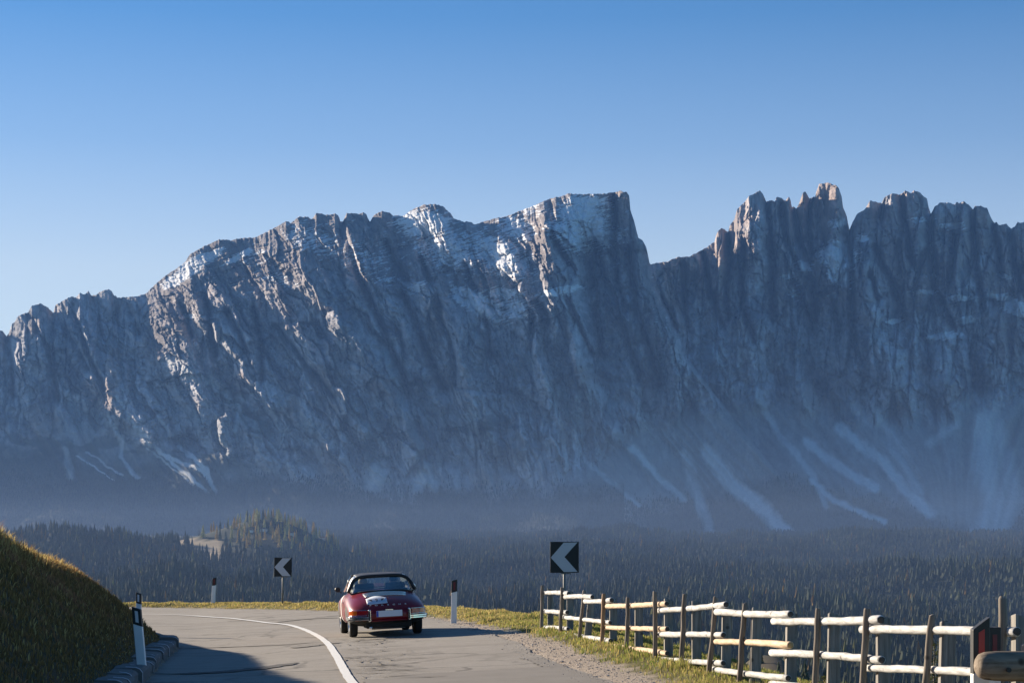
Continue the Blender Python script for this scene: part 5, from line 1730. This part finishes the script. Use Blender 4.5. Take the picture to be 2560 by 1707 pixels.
for s in (-1, 1):
    lp = band("tail_lamp", s, 0.468, 0.560, 0.018, 0.05, [M['lamp_red'], M['lamp_amber']], car, 0.46, -1.72, lambda i: 0 if i < 6 else 1)
    band("lamp_trim", s, 0.5615, 0.572, 0.022, 0.04, [M['chrome']], lp, 0.45, -1.70)
    band("lamp_trim", s, 0.455, 0.4665, 0.022, 0.04, [M['chrome']], lp, 0.45, -1.70)
    bp_ = band("bumper", s, 0.365, 0.435, 0.055, 0.02, [M['chrome']], car, 0.40, -1.50)
    band("rubber_strip", s, 0.394, 0.408, 0.060, -0.040, [M['black_trim']], bp_, 0.41, -1.55)
    q = rear_y(0.415, 0.44)
    og = MB().box((s * 0.405, q - 0.045, 0.455), (0.055, 0.075, 0.25)).build("overrider", [M['chrome']], bp_, bevel=0.018)
    MB().box((s * 0.405, q - 0.0855, 0.455), (0.030, 0.008, 0.20)).build("overrider_rubber", [M['black_trim']], og, bevel=0.003)
# middle bumper bar behind the plate is body coloured; chrome joins the two halves below it
MB().tube([(x, rear_y(x, 0.345) - 0.03, 0.345) for x in np.linspace(-0.38, 0.38, 9)], 0.014, 8).build("bumper_bar", [M['car_red']], car, True)
# engine underside, silencer and exhaust pipe
MB().box((0, -1.62, 0.26), (0.95, 0.62, 0.15)).build("engine_sump", [M['car_under']], car, bevel=0.04)
MB().tube([(-0.34, -1.84, 0.235), (0.34, -1.84, 0.235)], 0.075, 16).build("silencer", [M['steel']], car, True)
MB().tube([(-0.38, -1.84, 0.225), (-0.385, -1.98, 0.21), (-0.385, -2.10, 0.205)], 0.026, 12).build("exhaust_pipe", [M['chrome']], car, True)

# doors: panels 3 mm proud, with white rally stripe on the left and handle
def side_fn(s, lift):
    return lambda u, v: outward((s * side_x(u, v), u, v), lift)
for s in (-1, 1):
    V, Fc = patch(side_fn(s, 0.003), 14, 14, -0.42, 0.62, 0.24, 0.885)
    dr_ = MB().add(V, Fc).build("door", [M['car_red']], car, True)
    MB().tube([side_fn(s, 0.022)(u, 0.70) for u in (-0.34, -0.29, -0.24, -0.19)], 0.010, 8).build("door_handle", [M['chrome']], dr_, True)
    V, Fc = patch(side_fn(s, 0.008), 2, 14, 0.30, 0.47, 0.26, 0.875)
    MB().add(V, Fc).build("door_stripe", [M['stripe']], dr_, True)
    MB().tube([side_fn(s, 0.012)(u, 0.215) for u in np.linspace(-0.68, 0.68, 10)], 0.022, 8, squash=0.8).build("sill_trim", [M['chrome']], car, True)
    MB().tube([side_fn(s, 0.004)(u, 0.905) for u in np.linspace(-0.55, 0.60, 8)], 0.009, 6).build("waist_trim", [M['chrome']], car, True)
    # mirror
    mr = empty("mirror", (s * 0.80, 0.55, 0.945)); mr.parent = car
    MB().ellipsoid((s * 0.02, 0.02, 0.02), (0.062, 0.05, 0.058)).build("mirror_shell", [M['black_trim'] if s < 0 else M['chrome']], mr, True)
    MB().lathe([(0.052, 0.0), (0.0001, -0.002)], 20, 0, 'y', (s * 0.02, -0.032, 0.02)).build("mirror_glass", [M['black_trim'] if s < 0 else M['brushed']], mr)
    MB().tube([(s * -0.06, 0.03, -0.05), (s * 0.01, 0.02, 0.0)], 0.012, 8).build("mirror_stalk", [M['black_trim']], mr, True)

# greenhouse -------------------------------------------------------
def roof_z(x, y, top): return top - 0.055 * (abs(x) / 0.56) ** 2.6
def arch(y_top, y_bot, z_top, hw_top, hw_bot, z_bot, n=29):
    """a hoop from belt to belt, leaning in at the top; returns points left to right"""
    pts = []
    for i in range(n):
        a = math.pi * i / (n - 1)
        c, s_ = math.cos(a), math.sin(a)
        f = abs(s_) ** 0.34
        x = -math.copysign(abs(c) ** 0.42, c)
        hw = hw_bot + (hw_top - hw_bot) * f
        pts.append(Vector((x * hw, y_bot + (y_top - y_bot) * f, z_bot + (z_top - z_bot) * f)))
    return pts
A_back = arch(-0.56, -0.78, 1.238, 0.56, 0.70, 0.925)
A_front = arch(-0.26, -0.42, 1.300, 0.57, 0.705, 0.935)
A_head = arch(0.46, 0.80, 1.290, 0.545, 0.68, 0.925)
def loft(name, A, B, mats, parent, i0=0, i1=None, inner=0.02, smooth=True):
    i1 = len(A) if i1 is None else i1
    mb = MB(); n = i1 - i0
    cen = Vector((0, 0, 0.8))
    rows = []
    for k in range(5):
        t_ = k / 4
        rows.append([A[i].lerp(B[i], t_) + Vector((0, 0, 0.012 * math.sin(math.pi * t_))) * (1 if name == "roof_panel" else 0.4) for i in range(i0, i1)])
    vs = [p for r_ in rows for p in r_]
    fs = [(r * n + k, r * n + k + 1, (r + 1) * n + k + 1, (r + 1) * n + k) for r in range(4) for k in range(n - 1)]
    mb.add(vs, fs)
    o = mb.build(name, mats, parent, smooth)
    if mats[0] is not M['glass']:
        so = o.modifiers.new("thick", 'SOLIDIFY'); so.thickness = inner; so.offset = -1
    return o
hoop = loft("roll_hoop", A_back, A_front, [M['brushed']], car, 0, 8, 0.03)
hoop2 = loft("roll_hoop", A_back, A_front, [M['brushed']], car, 21, 29, 0.03)
loft("hoop_cover", A_back, A_front, [M['vinyl']], car, 7, 22, 0.035)
loft("roof_panel", A_front, A_head, [M['vinyl']], car, 7, 22, 0.025)
# windscreen and its frame
A_scr = [Vector((x, 0.98 - 0.16 * (abs(x) / 0.66) ** 2.2, 0.915)) for x in np.linspace(-0.66, 0.66, 29)]
A_hd = [p.copy() for p in A_head]
top_w = [Vector((x, 0.50 - 0.05 * (abs(x) / 0.52) ** 2, 1.275 - 0.03 * (abs(x) / 0.52) ** 2.5)) for x in np.linspace(-0.525, 0.525, 29)]
loft("windscreen", A_scr, top_w, [M['glass']], car, 0, 29, 0.006)
MB().tube([A_scr[0], top_w[0]], 0.020, 8).build("screen_pillar", [M['chrome']], car, True)
MB().tube([A_scr[-1], top_w[-1]], 0.020, 8).build("screen_pillar", [M['chrome']], car, True)
MB().tube(top_w, 0.020, 8).build("screen_header", [M['black_trim']], car, True)
# side windows
for s, i in ((-1, 0), (1, -1)):
    a0, a1 = A_front[0 if s < 0 else -1], A_front[6 if s < 0 else -7]
    b0, b1 = A_scr[i], top_w[i]
    ins = lambda p: Vector((p.x - s * 0.008, p.y, p.z))
    q = [ins(a0) + Vector((0, .01, 0)), ins(b0) - Vector((0, .03, 0)), ins(b1) - Vector((0, .03, 0.02)), ins(a1) + Vector((0, .01, 0))]
    MB().add(q, [(0, 1, 2, 3)]).build("side_window", [M['glass']], car)
# big wrap-round rear window: seal frame and glass
A_base = []
for i in range(29):
    x = -0.69 + 1.38 * i / 28
    y = -1.16 + 0.40 * (abs(x) / 0.69) ** 2.4
    A_base.append(Vector((x, y, top_z(x, y) + 0.012 if abs(x) < 0.66 else 0.925)))
loft("rear_window", [p + Vector((0, -0.02, -0.004)) for p in A_back], A_base, [M['glass']], car, 0, 29, 0.006)
MB().tube([p + Vector((0, -0.026, 0.0)) for p in A_back], 0.034, 8).build("window_seal", [M['black_trim']], car, True)
MB().tube(A_base, 0.016, 8).build("window_seal", [M['black_trim']], car, True)
# cabin: well, dash, seats, wheel, inner mirror
MB().box((0, 0.05, 0.90), (1.16, 1.35, 0.14)).build("cabin_trim", [M['leather']], car, bevel=0.05)
MB().box((0, 0.72, 0.955), (1.15, 0.20, 0.08)).build("dashboard", [M['leather']], car, bevel=0.03)
for s in (-1, 1):
    sm_ = MB().box((s * 0.33, -0.32, 0.985), (0.44, 0.13, 0.20))
    se = sm_.build("seat_back", [M['leather']], car, bevel=0.05)
tor = MB()
tor.tube([(-0.33 + 0.18 * math.cos(a), 0.50 + 0.03 * math.sin(a), 0.99 + 0.17 * math.sin(a)) for a in np.linspace(0, 2 * math.pi, 25)], 0.011, 8, caps=False)
for a in (math.pi / 2 * 3, R(20), R(160)): tor.tube([(-0.33, 0.50, 0.99), (-0.33 + 0.17 * math.cos(a), 0.50, 0.99 + 0.16 * math.sin(a))], 0.008, 6)
tor.build("steering_wheel", [M['black_trim']], car, True)
MB().box((0.02, 0.40, 1.215), (0.22, 0.02, 0.055)).build("rear_view_mirror", [M['black_trim']], car, bevel=0.012)


# ------------------------------------------------------------------ the two people in the car
def person(local, hair_mat, cloth, label, arms_fwd):
    """seated figure in one skinned surface; local = seat point in the car's frame"""
    Wm = Matrix.Translation(car.location) @ mat_c.to_4x4()
    root = empty("person", (0, 0, 0)); root.matrix_world = Wm @ Matrix.Translation(Vector(local))
    tag(root, label, "person", "people in the red car")
    J = [((0, 0, 0.0), .135), ((0, -.02, .12), .130), ((0, -.035, .26), .135), ((0, -.035, .37), .120), ((0, -.02, .44), .055), ((0, -.005, .49), .052),
         ((0, .0, .545), .078), ((0, .005, .605), .088), ((0, 0, .665), .080), ((0, -.002, .705), .050)]
    E = [(i, i + 1) for i in range(9)]
    def add(p, r, par):
        J.append((p, r)); E.append((par, len(J) - 1)); return len(J) - 1
    nose = add((0, .095, .585), .016, 7); add((0, .115, .577), .010, nose)
    for s in (-1, 1):
        ear = add((s * .088, -.005, .59), .018, 7)
        sh = add((s * .165, -.03, .375), .062, 3)
        if arms_fwd:
            el = add((s * .225, .14, .22), .046, sh); wr = add((s * .17, .38, .30), .031, el)
        else:
            el = add((s * .22, .06, .14), .046, sh); wr = add((s * .10, .27, .07), .031, el)
        ha = add((J[wr][0][0] - s * .01, J[wr][0][1] + .075, J[wr][0][2] + .005), .030, wr)
        hp = J[ha][0]
        for f in range(4):
            k1 = add((hp[0] + (f - 1.5) * .019, hp[1] + .040, hp[2] + .008 - .004 * abs(f - 1.5)), .0095, ha)
            k2 = add((hp[0] + (f - 1.5) * .019, hp[1] + .062 - .004 * (f == 3), hp[2] - .012), .0085, k1)
            add((hp[0] + (f - 1.5) * .018, hp[1] + .052, hp[2] - .034), .008, k2)
        th_ = add((hp[0] - s * .034, hp[1] - .005, hp[2] - .004), .012, ha); add((hp[0] - s * .045, hp[1] + .028, hp[2] - .016), .009, th_)
        hip = add((s * .095, .04, -.02), .085, 0); kn = add((s * .12, .42, .03), .060, hip)
        an = add((s * .12, .66, -.27), .042, kn); add((s * .125, .80, -.285), .036, an)
    me = bpy.data.meshes.new("body")
    me.from_pydata([j[0] for j in J], E, [])
    bo_ = link("body", me, root)
    bm = bmesh.new(); bm.from_mesh(me)
    sk = bm.verts.layers.skin.verify()
    bm.verts.ensure_lookup_table()
    for i, v in enumerate(bm.verts):
        v[sk].radius = (J[i][1], J[i][1])
        v[sk].use_root = (i == 0)
    bm.to_mesh(me); bm.free()
    md = bo_.modifiers.new("skin", 'SKIN'); md.use_smooth_shade = True
    sb = bo_.modifiers.new("smooth", 'SUBSURF'); sb.levels = 2; sb.render_levels = 2
    # cloth below the neck and above the wrists, skin elsewhere (by position on the figure)
    t = NT("figure_skin_and_cloth")
    cd = t.coord('Object'); sp = t.n('ShaderNodeSeparateXYZ'); t.l(cd, sp.inputs[0])
    g1 = t.n('ShaderNodeMath'); g1.operation = 'GREATER_THAN'; g1.inputs[1].default_value = 0.445; t.l(sp.outputs[2], g1.inputs[0])
    t.set(t.mix(g1.outputs[0], cloth, (0.48, 0.29, 0.21)), 0.7)
    me.materials.append(t.mat)
    hr = MB(); vs, fs = [], []
    n_, m__ = 18, 9
    for i in range(m__ + 1):
        th2 = (math.pi * 0.62) * i / m__
        for k in range(n_):
            a = 2 * math.pi * k / n_
            front = max(0.0, math.sin(a))
            th3 = th2 * (1 - 0.42 * front)
            r_ = 1 + random.uniform(-.03, .03)
            vs.append((.098 * r_ * math.sin(th3) * math.cos(a), -.004 + .108 * r_ * math.sin(th3) * math.sin(a), .625 + .105 * r_ * math.cos(th3)))
    for i in range(m__):
        for k in range(n_):
            a, b = i * n_ + k, i * n_ + (k + 1) % n_
            fs.append((a, b, b + n_, a + n_))
    hr.add(vs, fs).build("hair", [hair_mat], root, True)
    for s in (-1, 1):
        MB().ellipsoid((s * .032, .078, .612), (.012, .010, .008), 10, 6).build("eye", [M['ink']], root, True)
    return root


person((-0.33, -0.12, 0.50), M['hair_fair'], (0.50, 0.50, 0.46), "fair haired driver in a pale top seen through the rear window", True)
person((0.33, -0.12, 0.52), M['hair_dark'], (0.03, 0.032, 0.045), "dark haired passenger in a dark jacket seen through the rear window", False)

# CAR_END

# ------------------------------------------------------------------ hazy air
hz = MB()
x0, x1, y0, y1, z0, z1 = -3600, 3900, -160, 7700, -120, 1330
hz.box(((x0 + x1) / 2, (y0 + y1) / 2, (z0 + z1) / 2), (x1 - x0, y1 - y0, z1 - z0))
hm = bpy.data.materials.new("haze_air"); hm.use_nodes = True
hm.node_tree.nodes.remove(hm.node_tree.nodes['Principled BSDF'])
pv_ = hm.node_tree.nodes.new('ShaderNodeVolumePrincipled')
pv_.inputs['Color'].default_value = (*HAZE_COLOR, 1)
pv_.inputs['Density'].default_value = HAZE_DENSITY
pv_.inputs['Anisotropy'].default_value = 0.0
hm.node_tree.links.new(pv_.outputs[0], hm.node_tree.nodes['Material Output'].inputs['Volume'])
o = hz.build("haze", [hm])
tag(o, "thin blue haze in the mountain air", kind='stuff')

# the denser morning mist lying in the valley, a flat layer below the cliffs
ms = MB()
for_top = [(-3300, 700, MIST_TOP), (3600, 700, MIST_TOP), (3600, 5600, MIST_TOP), (-3300, 5600, MIST_TOP)]
bot = [(x_, y_, -118) for x_, y_, _ in for_top]
ms.add(for_top + bot, [(0, 1, 2, 3), (7, 6, 5, 4), (0, 4, 5, 1), (1, 5, 6, 2), (2, 6, 7, 3), (3, 7, 4, 0)])
mm = bpy.data.materials.new("valley_mist"); mm.use_nodes = True
mm.node_tree.nodes.remove(mm.node_tree.nodes['Principled BSDF'])
pv_ = mm.node_tree.nodes.new('ShaderNodeVolumePrincipled')
pv_.inputs['Color'].default_value = (*MIST_COLOR, 1)
pv_.inputs['Density'].default_value = MIST_DENSITY
mm.node_tree.links.new(pv_.outputs[0], mm.node_tree.nodes['Material Output'].inputs['Volume'])
o = ms.build("mist", [mm])
tag(o, "pale blue mist lying in the valley", kind='stuff')
